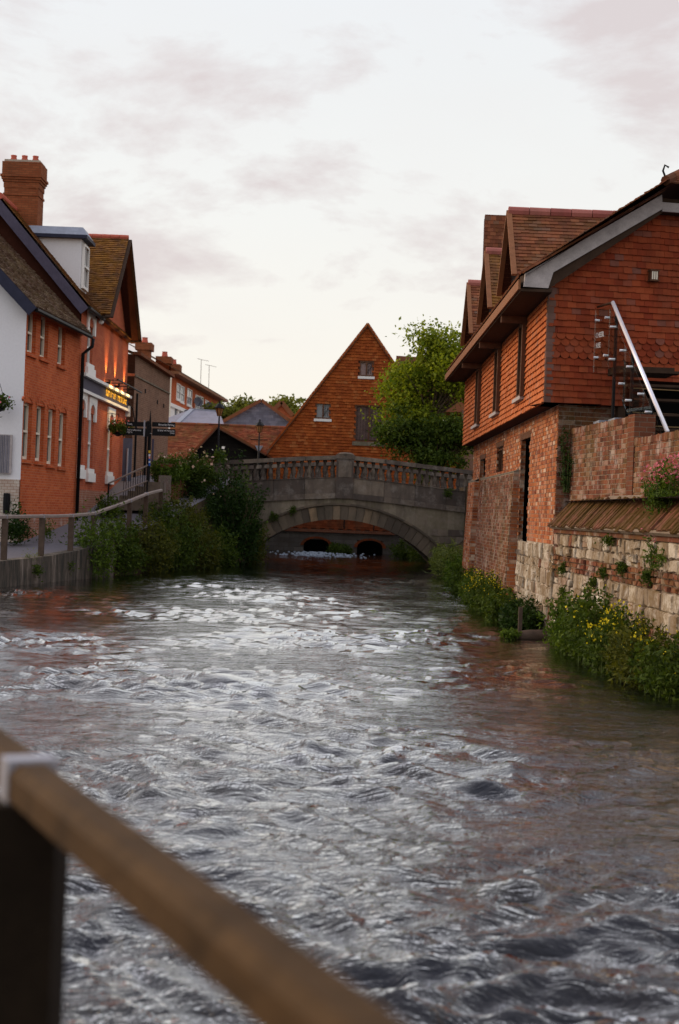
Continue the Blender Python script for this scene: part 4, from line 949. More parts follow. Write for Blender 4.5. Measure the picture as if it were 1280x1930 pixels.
# ================================================================== MILL
MY = 72.0; ML = thing('water_mill', (1, 76, 0), 'tall tile-hung mill with steep orange gable behind the bridge', 'mill')
ap = P(693, 614, MY); TS = 1.376
frm = Fr((0, MY, 0), (1, 0, 0))
hwm = (ap.z - 3.0) / TS; gp = [(ap.x - hwm, 3.0), (ap.x + hwm, 3.0), (ap.x, ap.z)]
def prect(u0, u1, v0, v1, Y):
    a = P(u0, v1, Y); b = P(u1, v0, Y); return (a.x, b.x, a.z, b.z)
mw = [prect(594, 624, 760, 789, MY), prect(677, 705, 681, 709, MY), prect(667, 724, 765, 832, MY)]
m = MB(); wall(m, frm, gp, mw, 0.14); wall(m, frm, [(ap.x - hwm, 1.15), (ap.x + hwm, 1.15), (ap.x + hwm, 3.0), (ap.x - hwm, 3.0)]); mo = m.build('gable_wall', 'tile_back', ML)
lay(frm, gp, mo, 'wall_tile', 'mill_tile', 0.15, 0.2, singles=120, holes=mw, seed=80, thick=0.05, wobble=0.012)
lay(frm, [(ap.x - hwm, 1.2), (ap.x + hwm, 1.2), (ap.x + hwm, 3.02), (ap.x - hwm, 3.02)], mo, 'lower_tile', 'old_brick_dark', 0.125, 0.19, seed=81, thick=0.022)
rf = MB(); e = 0.16
for s in (-1, 1):
    a = Vector((ap.x, MY - e, ap.z + 0.12)); b = Vector((ap.x + s * (hwm + 0.25), MY - e, 3.0 - 0.22)); n = Vector((s * TS, 0, 1)).normalized() * -0.10
    rf.prism([a, b, b + n, a + n], (0, 14, 0))
MB().prism([(ap.x - hwm, MY + 13, 0.5), (ap.x + hwm, MY + 13, 0.5), (ap.x + hwm, MY + 13, 3.0), (ap.x, MY + 13, ap.z), (ap.x - hwm, MY + 13, 3.0)], (0, 0.2, 0)).build('back_wall', 'brick_dark', ML)
rfo = rf.build('roof', 'roof_tile_brown', ML, uv=False)
for i in range(46):   # verge tiles
    for s in (-1, 1):
        t = i / 46; a = Vector((ap.x + s * hwm * t, MY - e - 0.02, ap.z + 0.10 - TS * hwm * t)); b2 = a + Vector((s * hwm / 46 * 0.95, 0, -TS * hwm / 46 * 0.95))
        if t < 0.75: MB().bar(a, b2, 0.10, 0.05 + 0.015 * rv.random(), up=(0, 1, 0)).build('verge_tile', 'mill_tile', rfo, uv=False)
for j, (u0, u1, v0, v1) in enumerate(mw):
    fm = MB(); w_ = 0.07
    for r in ((u0, u0 + w_, v0, v1), (u1 - w_, u1, v0, v1), (u0 + w_, u1 - w_, v1 - w_, v1), (u0 + w_, u1 - w_, v0, v0 + w_), ((u0 + u1) / 2 - 0.035, (u0 + u1) / 2 + 0.035, v0 + w_, v1 - w_)): frbox(fm, frm, *r, -0.11, 0.03)
    if j < 2:
        fo = fm.build('window', 'oak_brown', ML)
        MB().poly([frm.at(u0, v0, -0.08), frm.at(u1, v0, -0.08), frm.at(u1, v1, -0.08), frm.at(u0, v1, -0.08)]).build('pane', 'pane_light' if j == 0 else 'curtain', fo)
        t = MB(); frbox(t, frm, u0 - 0.06, u1 + 0.06, v0 - 0.13, v0 - 0.002, -0.02, 0.08); t.build('sill', 'white_paint', fo)
        lc = MB(); wm = (u0 + u1) / 2
        for kq in range(-3, 4):
            for dsg in (-1, 1):
                cxx = wm + (u1 - wm) * 0.5 + kq * 0.1
                lc.bar(frm.at(max(wm + 0.03, min(u1 - 0.05, cxx - 0.18)), v0 + 0.12, -0.075), frm.at(max(wm + 0.03, min(u1 - 0.05, cxx + 0.18)), v1 - 0.1, -0.075) if dsg > 0 else frm.at(max(wm + 0.03, min(u1 - 0.05, cxx - 0.18)), v1 - 0.1, -0.075), 0.012, 0.012)
        lc.build('leading', 'black_iron', fo)
    else:
        fo = fm.build('loading_door', 'oak_brown', ML); n = 10
        MB().poly([frm.at(u0, v0, -0.13), frm.at(u1, v0, -0.13), frm.at(u1, v1, -0.13), frm.at(u0, v1, -0.13)]).build('door_backing', 'window_void', fo)
        for i in range(n):
            t = MB(); a = u0 + (u1 - u0) * i / n; frbox(t, frm, a + 0.006, a + (u1 - u0) / n - 0.006, v0 + 0.1, v1 - 0.08, -0.10 + 0.01 * rv.random(), -0.06); t.build('plank', 'door_timber', fo)
        t = MB(); frbox(t, frm, u0 - 0.08, u1 + 0.08, v0 - 0.20, v0 - 0.002, -0.02, 0.08); t.build('sill', 'bridge_stone_pale', fo)
# masonry base with two mill races
base_h = [(-1.75, -0.45, 0.0 - 0.6, 0.62), (0.95, 2.25, -0.6, 0.66)]
frm2 = Fr((0, MY - 0.25, 0), (1, 0, 0)); m = MB(); wall(m, frm2, [(-5.2, -0.6), (6.5, -0.6), (6.5, 1.0), (-5.2, 1.0)], base_h, 1.2); mb_o = m.build('masonry_base', 'ashlar_low', ML)
t = MB(); frbox(t, frm2, -5.2, 6.5, 1.0, 1.14, -0.3, 0.12); t.build('string_ledge', 'brick_mill_base', ML)
for i in range(26):
    t = MB(); x = -5.2 + 11.7 * i / 26; frbox(t, frm2, x + 0.01, x + 0.2, 1.142, 1.24, -0.1, 0.06); t.build('dentil', 'old_brick_dark', ML, uv=False)
for (u0, u1, v0, v1) in base_h:
    MB().poly([frm2.at(u0, v0, -1.1), frm2.at(u1, v0, -1.1), frm2.at(u1, v1, -1.1), frm2.at(u0, v1, -1.1)]).build('race_mouth', 'window_void', ML)
    for i in range(9):
        t0 = math.pi * i / 9; t1 = math.pi * (i + 0.92) / 9; cx = (u0 + u1) / 2; rx_ = (u1 - u0) / 2
        pts = [(cx + k_ * rx_ * math.cos(t), 0.30 + k_ * 0.38 * math.sin(t)) for k_, t in ((1.0, t0), (1.0, t1), (1.25, t1), (1.25, t0))]
        MB().prism([frm2.at(a, b, 0.05) for a, b in pts], frm2.N * -0.2).build('race_voussoir', 'old_brick_dark', mb_o, uv=False)
for x in (-0.55, 1.72):
    a = P(648 if x < 0 else 704, 1010, MY - 0.3); MB().tube([(a.x, MY - 0.32, 1.2), (a.x, MY - 0.32, 2.6)], 0.03, 6).build('downpipe', 'black_iron', ML, uv=False)
# lower cross wing roof to the right of the gable
cw = MB().prism([(ap.x + 1.6, MY + 2.5, 10.35), (9.5, MY + 2.5, 10.2), (9.5, MY - 0.1 + 1.0, 7.4), (ap.x + 1.6, MY + 0.9, 7.4)], (0, 0.5, -0.4)); cw.build('wing_roof', 'roof_tile_brown', ML, uv=False)
MB().box(ap.x + hwm - 1.2, 11, MY + 0.6, MY + 8, 0.5, 7.5).build('wing_wall', 'brick_dark', ML)
# white water at the mill tail
rng = np.random.default_rng(4); fm = MB()
for i in range(240):
    x = -1.0 + rng.normal() * 1.0; y = rng.uniform(64.0, 71.2); r = rng.uniform(0.02, 0.075) * (1.2 - 0.1 * abs(x + 1))
    fm.lathe([(r, -0.03), (r * 0.9, r * 0.25), (r * 0.5, r * 0.55), (0.01, r * 0.62)], (x, y, 0.0), 7)
fo = fm.build('white_water', 'foam', smooth=True, uv=False); fo['kind'] = 'stuff'; fo['label'] = 'white foaming water at the mill tail seen under the bridge arch'; fo['category'] = 'foam'

# ================================================================== LEFT ROW
def sash(fr, r, parent, depth, mat_f='cream_paint', bars=True, name='window', sill=True, sill_mat='brick_plinth', arch=None, pane='pane'):
    u0, u1, v0, v1 = r; w_ = 0.07; fm = MB(); vm = (v0 + v1) / 2
    for q in ((u0, u0 + w_, v0, v1), (u1 - w_, u1, v0, v1), (u0 + w_, u1 - w_, v1 - w_, v1), (u0 + w_, u1 - w_, v0, v0 + w_ * 1.3)): frbox(fm, fr, *q, -depth, -depth + 0.09)
    frbox(fm, fr, u0 + w_, u1 - w_, vm - 0.03, vm + 0.03, -depth, -depth + 0.11)
    if bars: frbox(fm, fr, (u0 + u1) / 2 - 0.014, (u0 + u1) / 2 + 0.014, v0 + w_ * 1.3, vm - 0.03, -depth + 0.02, -depth + 0.06); frbox(fm, fr, (u0 + u1) / 2 - 0.014, (u0 + u1) / 2 + 0.014, vm + 0.03, v1 - w_, -depth + 0.02, -depth + 0.06)
    fo = fm.build(name, mat_f, parent)
    MB().poly([fr.at(u0, v0, -depth + 0.03), fr.at(u1, v0, -depth + 0.03), fr.at(u1, v1, -depth + 0.03), fr.at(u0, v1, -depth + 0.03)]).build('pane', pane, fo)
    if sill: t = MB(); frbox(t, fr, u0 - 0.07, u1 + 0.07, v0 - 0.11, v0 - 0.003, -depth + 0.02, 0.07); t.build('sill', sill_mat, fo)
    return fo
# ---- house with white gable end and brick river front
c0 = Vector((-8.78, 39.0, 0)); c1 = Vector((-8.32, 44.75, 0)); D1 = (c1 - c0).normalized(); L1_ = (c1 - c0).length
F1 = Fr((c0.x, c0.y, 0), D1); T1 = thing('brick_house', (-10.5, 42, 1), 'orange brick house with white rendered gable end, far left of the path', 'house')
def pf(u, v, fr):   # photo pixel -> (u, v) on a vertical wall plane
    x, z = ray(u, v); n = fr.N; d = Vector((x, 1, z)); o = Vector((0, 0, EYE)); t = (fr.O - o).dot(n) / d.dot(n); p = o + d * t
    return (p - fr.O).dot(fr.U), p.z
w1 = []
for px0, px1, t_, b_ in ((45, 64, 757, 868), (69, 87, 763, 871), (91, 109, 769, 877), (112, 127, 776, 881), (53, 69, 584, 670), (77, 93, 592, 679), (110, 124, 612, 692)):
    ua, za = pf(px0, t_, F1); ub, zb = pf(px1, b_, F1); w1.append((ua + 0.05, ua + 0.82, zb, za))
m = MB(); wall(m, F1, [(0, 0.9), (L1_, 0.9), (L1_, 7.62), (0, 7.62)], w1, 0.20); fw = m.build('front_wall', 'brick_front', T1)
for i, r in enumerate(w1):
    fo = sash(F1, r, T1, 0.20, sill_mat='brick_front')
    if i < 4:   # segmental brick heads
        t = MB(); n = 6
        for q in range(n):
            a = math.pi * (0.2 + 0.6 * q / n); b = math.pi * (0.2 + 0.6 * (q + 0.9) / n); cu = (r[0] + r[1]) / 2; R_ = 0.48; cz = r[3] - 0.33
            t.prism([F1.at(cu - k_ * math.cos(x), cz + k_ * math.sin(x), 0.018) for k_, x in ((R_, a), (R_, b), (R_ + 0.2, b), (R_ + 0.2, a))], F1.N * -0.05)
        t.build('arched_head', 'brick_front', fo)
t = MB(); frbox(t, F1, -0.01, L1_, 0.9, 1.55, 0.0, 0.05); t.build('plinth', 'brick_plinth', T1)
t = MB(); frbox(t, F1, 0.0, L1_, 7.28, 7.62, 0.004, 0.06); t.build('eaves_course', 'brick_front', T1)
# white gable end facing the path
F1g = Fr((-15.6, 39.0, 0), (1, 0, 0)); gx = -8.78 + 15.6; rx1 = -12.2 + 15.6; zr1 = 7.62 + 3.42
m = MB(); wall(m, F1g, [(0, 2.6), (gx, 2.6), (gx, 7.62), (rx1, zr1), (0, 7.62)]); m.build('gable_wall', 'white_render', T1)
m = MB(); frbox(m, F1g, 0, gx - 0.02, 0.5, 2.6, -0.2, 0.03); m.build('rubble_base', 'rubble_white', T1)
q = P(14, 855, 38.96); s = MB(); s.box(q.x - 0.9, q.x + 0.13, 38.90, 38.96, q.z - 0.55, q.z + 0.52); sg = s.build('louvre_panel', 'oak_weathered', T1)
for i in range(22): MB().box(q.x - 0.9 + 0.045 * i, q.x - 0.9 + 0.045 * i + 0.02, 38.88, 38.9, q.z - 0.53, q.z + 0.5).build('slat', 'roof_slate', sg, uv=False)
q = P(12, 950, 38.9); MB().lathe([(0.09, 0), (0.10, 0.3), (0.09, 0.55)], (q.x, 38.92, q.z - 0.25), 8).build('drain_grille', 'black_iron', T1, uv=False)
A45 = math.sqrt(0.5)
Fr1 = Fr((c0.x + 0.32, c0.y - 0.35, 7.62 - 0.30), D1, (-A45, 0, A45)); RL1 = 5.95; SLp = 5.2
m = MB(); pl = [(0, 0), (RL1, 0), (RL1, SLp), (0, SLp)]; wall(m, Fr1, pl, h=-0.012); wall(m, Fr1, pl, h=-0.12); m.poly([Fr1.at(0, 0, -0.012), Fr1.at(RL1, 0, -0.012), Fr1.at(RL1, 0, -0.12), Fr1.at(0, 0, -0.12)])
m.poly([Fr1.at(0, SLp), Fr1.at(RL1, SLp), Fr1.at(RL1, SLp) + Vector((-4, 0, -4)), Fr1.at(0, SLp) + Vector((-4, 0, -4))]); r1 = m.build('roof', 'tile_back', T1)
lay(Fr1, pl, r1, 'roof_tile', 'roof_tile_grey', 0.12, 0.19, singles=60, seed=91, thick=0.04, wobble=0.016)
e0 = Fr1.at(-0.03, -0.05, -0.16); e1 = Fr1.at(-0.03, SLp, -0.16); MB().bar(e0, e1, 0.06, 0.30, up=(A45, 0, A45)).build('bargeboard', 'blue_black', T1)
MB().tube([Fr1.at(0.05, -0.06, -0.06), Fr1.at(RL1, -0.06, -0.06)], 0.06, 8).build('gutter', 'black_iron', T1, uv=False)
pp = [F1.at(L1_ - 0.02, 7.2, 0.38), F1.at(L1_ - 0.04, 6.95, 0.36), F1.at(L1_ - 0.10, 6.7, 0.09), F1.at(L1_ - 0.10, 1.1, 0.09)]
MB().tube(pp, 0.058, 8).build('downpipe', 'black_iron', T1, smooth=True, uv=False)
# ---- pub
X2 = -8.36; F2 = Fr((X2, 44.8, 0), (0.011, 1, 0)); T2 = thing('pub', (-11, 49.5, 1), 'red brick pub with gabled roof, dark fascia sign and lit gold lettering', 'pub')
L2_ = 9.25; gy0, gy1 = 47.05 - 44.8, 53.45 - 44.8; ze2 = 8.42
def w2(px0, px1, t_, b_, wdt=None):
    ua, za = pf(px0, t_, F2); ub, zb = pf(px1, b_, F2); return (ua, ua + (wdt or (ub - ua)), zb, za)
wp = [w2(149, 161, 768, 886, 0.9), w2(168, 180, 778, 893, 0.9), w2(204, 214, 795, 898, 0.95), w2(166, 179, 612, 700, 0.95)]
m = MB(); wall(m, F2, [(0, 0.9), (L2_, 0.9), (L2_, ze2), (0, ze2)], wp, 0.18); wall(m, F2, [(gy0, ze2), (gy1, ze2), ((gy0 + gy1) / 2, ze2 + 3.02)])
m.poly([F2.at(L2_, 0.9), F2.at(L2_, 0.9, -6), F2.at(L2_, ze2 + 3, -3), F2.at(L2_, ze2)])
m.build('front_wall', 'brick_pub', T2)
t = MB(); frbox(t, F2, -0.03, L2_ + 0.05, 0.9, 2.45, 0.0, 0.07); t.build('plinth', 'brick_plinth', T2)
for r in wp:
    fo = sash(F2, r, T2, 0.18, 'white_paint', sill=False); u0, u1, v0, v1 = r
    t = MB(); frbox(t, F2, u0 - 0.2, u1 + 0.2, v0 - 0.30, v0 - 0.003, -0.1, 0.10); frbox(t, F2, u0 - 0.12, u1 + 0.12, v0 - 0.002, v0 + 0.14, -0.1, 0.06); t.build('sill', 'white_paint', fo)
    t = MB(); frbox(t, F2, u0 - 0.22, u1 + 0.22, v1 + 0.34, v1 + 0.52, -0.02, 0.06); frbox(t, F2, u0 - 0.22, u0 + 0.02, v1 - 0.25, v1 + 0.34, -0.02, 0.055); frbox(t, F2, u1 - 0.02, u1 + 0.22, v1 - 0.25, v1 + 0.34, -0.02, 0.055)
    cu = (u0 + u1) / 2; hw_ = (u1 - u0) / 2
    for sgn in (-1, 1):
        pts = [(cu + sgn * hw_, v1 + 0.34), (cu + sgn * hw_, v1)] + [(cu + sgn * hw_ * math.cos(a), v1 + 0.30 * math.sin(a)) for a in (0.5, 1.0, 1.3, 1.57)] + [(cu, v1 + 0.34)]
        t.prism([F2.at(a, b, 0.05) for a, b in pts], F2.N * -0.1)
    t.build('arched_surround', 'white_paint', fo)
    MB().poly([F2.at(u0, v1, -0.05), F2.at(u1, v1, -0.05), F2.at(u1, v1 + 0.32, -0.05), F2.at(u0, v1 + 0.32, -0.05)]).build('tympanum', 'brick_pub', fo)
# fascia
_, zf1 = pf(147, 705, F2); _, zf0 = pf(147, 735, F2); zf1, zf0 = zf1 - 0.02, zf0 + 0.06
t = MB(); frbox(t, F2, 0.05, L2_ - 0.1, zf0, zf1, 0.0, 0.09); fs = t.build('fascia', 'fascia_blue', T2)
t = MB(); frbox(t, F2, 0.02, L2_ - 0.06, zf1, zf1 + 0.10, 0.0, 0.22); t.build('cornice', 'white_paint', T2); t = MB(); frbox(t, F2, 0.02, L2_ - 0.06, zf0 - 0.09, zf0, 0.0, 0.16); t.build('lower_moulding', 'white_paint', T2)
text_mesh('BISHOP ON THE BRIDGE', 0.52, F2, 4.25, zf0 + 0.13, 0.1, fs, 'gold', sx=0.78)
MB().tube([F2.at(3.9, zf1 + 0.26, 0.55), F2.at(L2_ + 0.1, zf1 + 0.26, 0.55)], 0.03, 6).build('light_trough', 'black_iron', T2, uv=False)
for i in range(4):
    u = 4.3 + i * 1.25; MB().bar(F2.at(u, zf1 + 0.26, 0.05), F2.at(u, zf1 + 0.26, 0.55), 0.025, 0.025).build('trough_arm', 'black_iron', T2)
def spot(name, loc, target, energy, size, blend, colr):
    d = bpy.data.lights.new(name, 'SPOT'); d.energy = energy; d.spot_size = size; d.spot_blend = blend; d.color = colr; d.shadow_soft_size = 0.03
    o = bpy.data.objects.new(name, d); col.objects.link(o); o.location = loc; o.rotation_euler = (Vector(loc) - Vector(target)).to_track_quat('Z', 'Y').to_euler(); return o
for i, (px, py) in enumerate(((199, 716), (216, 723), (233, 735))):
    u, z = pf(px, py, F2); a = F2.at(u, z - 0.05, 0.16)
    MB().tube([F2.at(u, z - 0.10, 0.0), F2.at(u, z - 0.10, 0.16), F2.at(u, z + 0.0, 0.16)], 0.045, 8).build('uplighter', 'black_iron', T2, uv=False)
    spot('uplight', F2.at(u, z + 0.04, 0.16), F2.at(u, z + 1.0, -0.02), 150, RAD(62), 1.0, (1.0, 0.55, 0.18))
for i in range(4):
    u = 4.6 + i * 1.2; spot('sign_light', F2.at(u, zf1 + 0.23, 0.55), F2.at(u, zf0 + 0.2, 0.08), 55, RAD(130), 0.9, (1.0, 0.62, 0.18))
# roofs
rx2, zr2 = -11.0, 11.5; Yp0 = 44.55
V2 = Vector((-(rx2 - X2) * -1, 0, zr2 - ze2)); V2 = Vector((rx2 - X2 - 0.25, 0, zr2 - ze2 + 0.2)); SL2 = V2.length
Fr2 = Fr((X2 + 0.28, Yp0, ze2 - 0.2), (0, 1, 0), V2); W2 = 9.6
pl = [(0, 0), (W2, 0), (W2, SL2), (0, SL2)]
m = MB(); wall(m, Fr2, pl, h=-0.012); wall(m, Fr2, pl, h=-0.12); m.poly([Fr2.at(0, SL2), Fr2.at(W2, SL2), Fr2.at(W2, SL2) + Vector((-3.2, 0, -3.4)), Fr2.at(0, SL2) + Vector((-3.2, 0, -3.4))])
m.poly([Fr2.at(0, 0, -0.012), Fr2.at(W2, 0, -0.012), Fr2.at(W2, 0, -0.12), Fr2.at(0, 0, -0.12)])
m.poly([(X2 - 0.05, 44.8, 7.0), (X2 - 0.05, 44.8, ze2), (rx2, 44.8, zr2 - 0.15), (rx2 - 3, 44.8, 8.0), (rx2 - 3, 44.8, 7.0)])
r2 = m.build('roof', 'tile_back', T2); lay(Fr2, pl, r2, 'roof_tile', 'roof_tile_lichen', 0.12, 0.19, singles=40, seed=92, thick=0.024, wobble=0.012)
MB().bar(Fr2.at(-0.04, -0.05, -0.22), Fr2.at(-0.04, SL2 + 0.05, -0.22), 0.06, 0.30, up=Fr2.N).build('bargeboard', 'bargeboard_violet', T2)
MB().bar(Fr2.at(-0.04, SL2, -0.22), Fr2.at(-0.04, SL2, -0.22) + Vector((-2.6, 0, -3.0)), 0.06, 0.30, up=(-0.75, 0, 0.65)).build('bargeboard', 'bargeboard_violet', T2)
MB().poly([(X2 - 0.02, 44.86, 7.0), (rx2 - 3, 44.86, 7.0), (rx2 - 3, 44.86, 8.0), (rx2, 44.86, zr2 - 0.2), (X2 - 0.02, 44.86, ze2)][::-1]).build('end_gable', 'soffit_dark', T2)
ridge((rx2, Yp0 - 0.05, zr2 + 0.04), (rx2, Yp0 + 2.0, zr2 + 0.04), r2, 0.10, 0.33, 'terracotta')
MB().tube([Fr2.at(0, -0.06, -0.05), Fr2.at(2.7, -0.06, -0.05)], 0.06, 8).build('gutter', 'black_iron', T2, uv=False)
# cross gable towards the river
yc2 = (47.05 + 53.45) / 2; hw2 = 3.2; za2 = 11.42; fx2 = X2 + 0.55; bx2 = -11.0
for s in (-1, 1):
    Vs = Vector((0, -s * (hw2 + 0.15), za2 - ze2 + 0.15)); Ls = Vs.length
    fr_ = Fr((fx2 if s > 0 else bx2, yc2 + s * (hw2 + 0.15), ze2 - 0.15), (-1, 0, 0) if s > 0 else (1, 0, 0), Vs)
    Lx = fx2 - bx2
    pl = [(0, 0), (Lx, 0), (Lx, Ls), (0, Ls)]
    m = MB(); wall(m, fr_, pl, h=-0.012); wall(m, fr_, pl, h=-0.10); o_ = m.build('cross_roof', 'tile_back', T2)
    if s < 0: lay(fr_, [(0, Ls * 0.98), (Lx - 0.5, 0.0), (Lx, 0), (Lx, Ls), (0, Ls)], o_, 'roof_tile', 'roof_tile_lichen', 0.12, 0.19, singles=90, seed=93, thick=0.038, wobble=0.016)
    else: lay(fr_, pl, o_, 'roof_tile', 'roof_tile_brown', 0.12, 0.19, seed=94)
    a = Vector((fx2 - 0.02, yc2, za2 - 0.06)); b = Vector((fx2 - 0.02, yc2 + s * (hw2 + 0.2), ze2 - 0.25)); MB().bar(a, b, 0.05, 0.26, up=(1, 0, 0)).build('bargeboard', 'soffit_dark', T2)
    t = MB().bar(a + Vector((-0.30, 0, -0.04)), b + Vector((-0.30, 0, -0.04)), 0.5, 0.03, up=(0, s * 0.72, 0.69)); t.build('verge_soffit', 'soffit_dark', T2)
ridge((bx2, yc2, za2 + 0.03), (fx2, yc2, za2 + 0.03), r2, 0.09, 0.33, 'terracotta')
MB().bar((fx2 - 0.3, yc2 + hw2 + 0.1, ze2 - 0.3), (fx2 + 0.25, yc2 + hw2 + 0.1, ze2 - 0.3), 0.06, 0.06).build('purlin_end', 'oak_orange', T2)
t = MB().lathe([(0.02, 0), (0.08, 0.03), (0.09, 0.09), (0.05, 0.16), (0.02, 0.18)], F2.at(gy0 + 0.1, ze2 - 0.45, 0.2), 10); t.build('dome_camera', 'white_paint', T2, uv=False)
# white dormer with lead roof
xd0, xd1, yd0, yd1 = -8.75, -10.6, 46.35, 47.55; zd0, zd1 = 8.85, 10.62
dm = MB(); dm.poly([(xd0, yd0, zd0), (xd0, yd0, zd1), (xd1, yd0, zd1), (xd1, yd0, 10.9)][:3]); dm.poly([(xd0, yd1, zd0), (xd0, yd1, zd1), (xd1, yd1, zd1)]); dm.poly([(xd0, yd0, zd0), (xd0, yd1, zd0), (xd0, yd1, zd1), (xd0, yd0, zd1)]); do = dm.build('dormer', 'white_render', T2)
fd = Fr((xd0, yd0, 0), (0, 1, 0)); sash(fd, (0.15, yd1 - yd0 - 0.15, zd0 + 0.2, zd1 - 0.12), do, -0.01, 'white_paint', sill=False)
MB().prism([(xd0 + 0.22, yd0 - 0.18, zd1 + 0.0), (xd0 + 0.22, yd0 - 0.18, zd1 + 0.12), (xd0 - 0.15, yd0 + 0.15, zd1 + 0.42), (xd1 - 0.2, yd0 + 0.15, zd1 + 0.42), (xd1 - 0.2, yd0 - 0.18, zd1 + 0.12), (xd1 - 0.2, yd0 - 0.18, zd1)][:1] + [(xd0 + 0.22, yd1 + 0.18, zd1), (xd1 - 0.2, yd1 + 0.18, zd1), (xd1 - 0.2, yd0 - 0.18, zd1)], (0, 0, 0.11)).build('dormer_cornice', 'blue_black', do)
lr = MB(); zA = zd1 + 0.112; zB = zd1 + 0.42
b4 = [(xd0 + 0.2, yd0 - 0.16), (xd0 + 0.2, yd1 + 0.16), (xd1 - 0.2, yd1 + 0.16), (xd1 - 0.2, yd0 - 0.16)]; t4 = [(xd0 + 0.0, yd0 + 0.2), (xd0 + 0.0, yd1 - 0.2), (xd1 - 0.2, yd1 - 0.2), (xd1 - 0.2, yd0 + 0.2)]
for i in range(4):
    j = (i + 1) % 4; lr.poly([(*b4[i], zA), (*b4[j], zA), (*t4[j], zB), (*t4[i], zB)])
lr.poly([(*q, zB) for q in t4]); lr.build('lead_roof', 'lead', do)
# chimney stack
chy = 47.0; a = P(10, 420, chy).x; b = P(80, 420, chy).x; cxm = (P(12, 350, chy).x + P(80, 350, chy).x) / 2; hw_ = 0.56; zt_ = P(45, 308, chy).z
ch = MB(); ch.box(cxm - hw_, cxm + hw_, chy - 0.42, chy + 0.42, 9.6, zt_ - 0.9); cho = ch.build('chimney', 'brick_chimney', T2)
for i, (z0, z1, ex) in enumerate(((zt_ - 1.15, zt_ - 1.08, 0.03), (zt_ - 0.898, zt_ - 0.72, 0.02), (zt_ - 0.718, zt_ - 0.64, 0.05), (zt_ - 0.638, zt_ - 0.56, 0.085), (zt_ - 0.558, zt_ - 0.48, 0.12), (zt_ - 0.478, zt_ - 0.06, 0.075))):
    MB().box(cxm - hw_ - ex, cxm + hw_ + ex, chy - 0.42 - ex, chy + 0.42 + ex, z0, z1).build('corbel_course', 'brick_chimney', cho)
MB().box(cxm - hw_ - 0.02, cxm + hw_ + 0.02, chy - 0.44, chy + 0.44, zt_ - 0.058, zt_ + 0.02).build('flaunching', 'mortar', cho)
for i in (-1, 0, 1):
    MB().lathe([(0.145, 0), (0.13, 0.04), (0.085, 0.17), (0.10, 0.20), (0.10, 0.23), (0.07, 0.235)], (cxm + i * 0.36 - 0.02, chy, zt_ + 0.021), 12).build('chimney_pot', 'terracotta', cho, smooth=True, uv=False)
MB().box(cxm + hw_ - 0.5, cxm + hw_ + 0.25, chy - 0.50, chy + 0.5, 10.05, 10.25).build('flashing', 'lead', cho)
# pub corner: hanging sign, menu board, blue-grey door leaf, hanging baskets
q = P(236, 776, 54.0); MB().box(q.x - 0.16, q.x + 0.2, 53.92, 53.98, q.z - 0.18, q.z + 0.22).build('white_sign', 'sign_white', T2); MB().tube([(q.x - 0.4, 53.95, q.z + 0.3), (q.x + 0.1, 53.95, q.z + 0.34), (q.x + 0.3, 53.95, q.z + 0.1), (q.x + 0.45, 53.95, q.z - 0.7)], 0.025, 6).build('sign_bracket', 'black_iron', T2, uv=False)
q = P(227, 852, 53.9); mb_ = MB().box(q.x - 0.12, q.x + 0.12, 53.86, 53.9, q.z - 0.55, q.z + 0.55); mo_ = mb_.build('menu_board', 'sign_white', T2); MB().box(q.x - 0.09, q.x + 0.09, 53.845, 53.86, q.z - 0.51, q.z + 0.51).build('board_face', 'black_iron', mo_)
for i in range(7):
    MB().box(q.x - 0.06, q.x + 0.03 + 0.03 * (i % 2), 53.838, 53.845, q.z + 0.42 - 0.14 * i, q.z + 0.46 - 0.14 * i).build('menu_line', 'sign_white', mo_, uv=False)
def basket(name, x, y, z, label, seed, fl, r=0.26):
    T = plant(name, label, 'hanging basket', (x, y, z), r, r, 0.42, 30, 28, 0.085, 'leaf_mid', seed, group=None, flower=fl, fl_n=2, fl_size=0.06, lean=0.55, spread=0.10, fl_p=0.9)
    MB().lathe([(0.05, -0.16), (0.16, -0.10), (0.21, 0.0)], (x, y, z), 12).build('basket', 'black_iron', T, uv=False)
    for i in range(3):
        t = i * 2.1; MB().tube([(x + 0.2 * math.cos(t), y + 0.2 * math.sin(t), z), (x, y, z + 0.62)], 0.008, 4).build('chain', 'black_iron', T, uv=False)
    MB().tube([(x, y, z + 0.62), (x - 0.4, y, z + 0.62)], 0.012, 5).build('bracket', 'black_iron', T, uv=False)
u, z = pf(209, 805, F2); a = F2.at(u - 0.9, z, 0.42); basket('hanging_basket', a.x, a.y, z - 0.2, 'hanging basket of red flowers in front of the pub window', 301, 'petal_red', 0.30)
q = P(232, 806, 53.6); basket('hanging_basket', q.x, 53.6, q.z - 0.15, 'hanging basket of pink flowers at the far corner of the pub', 302, 'petal_pink')
q = P(-2, 758, 38.4); basket('hanging_basket', q.x, 38.4, q.z - 0.1, 'hanging basket with pink flowers on the white rendered wall, cut by the left edge', 303, 'petal_pink', 0.24)
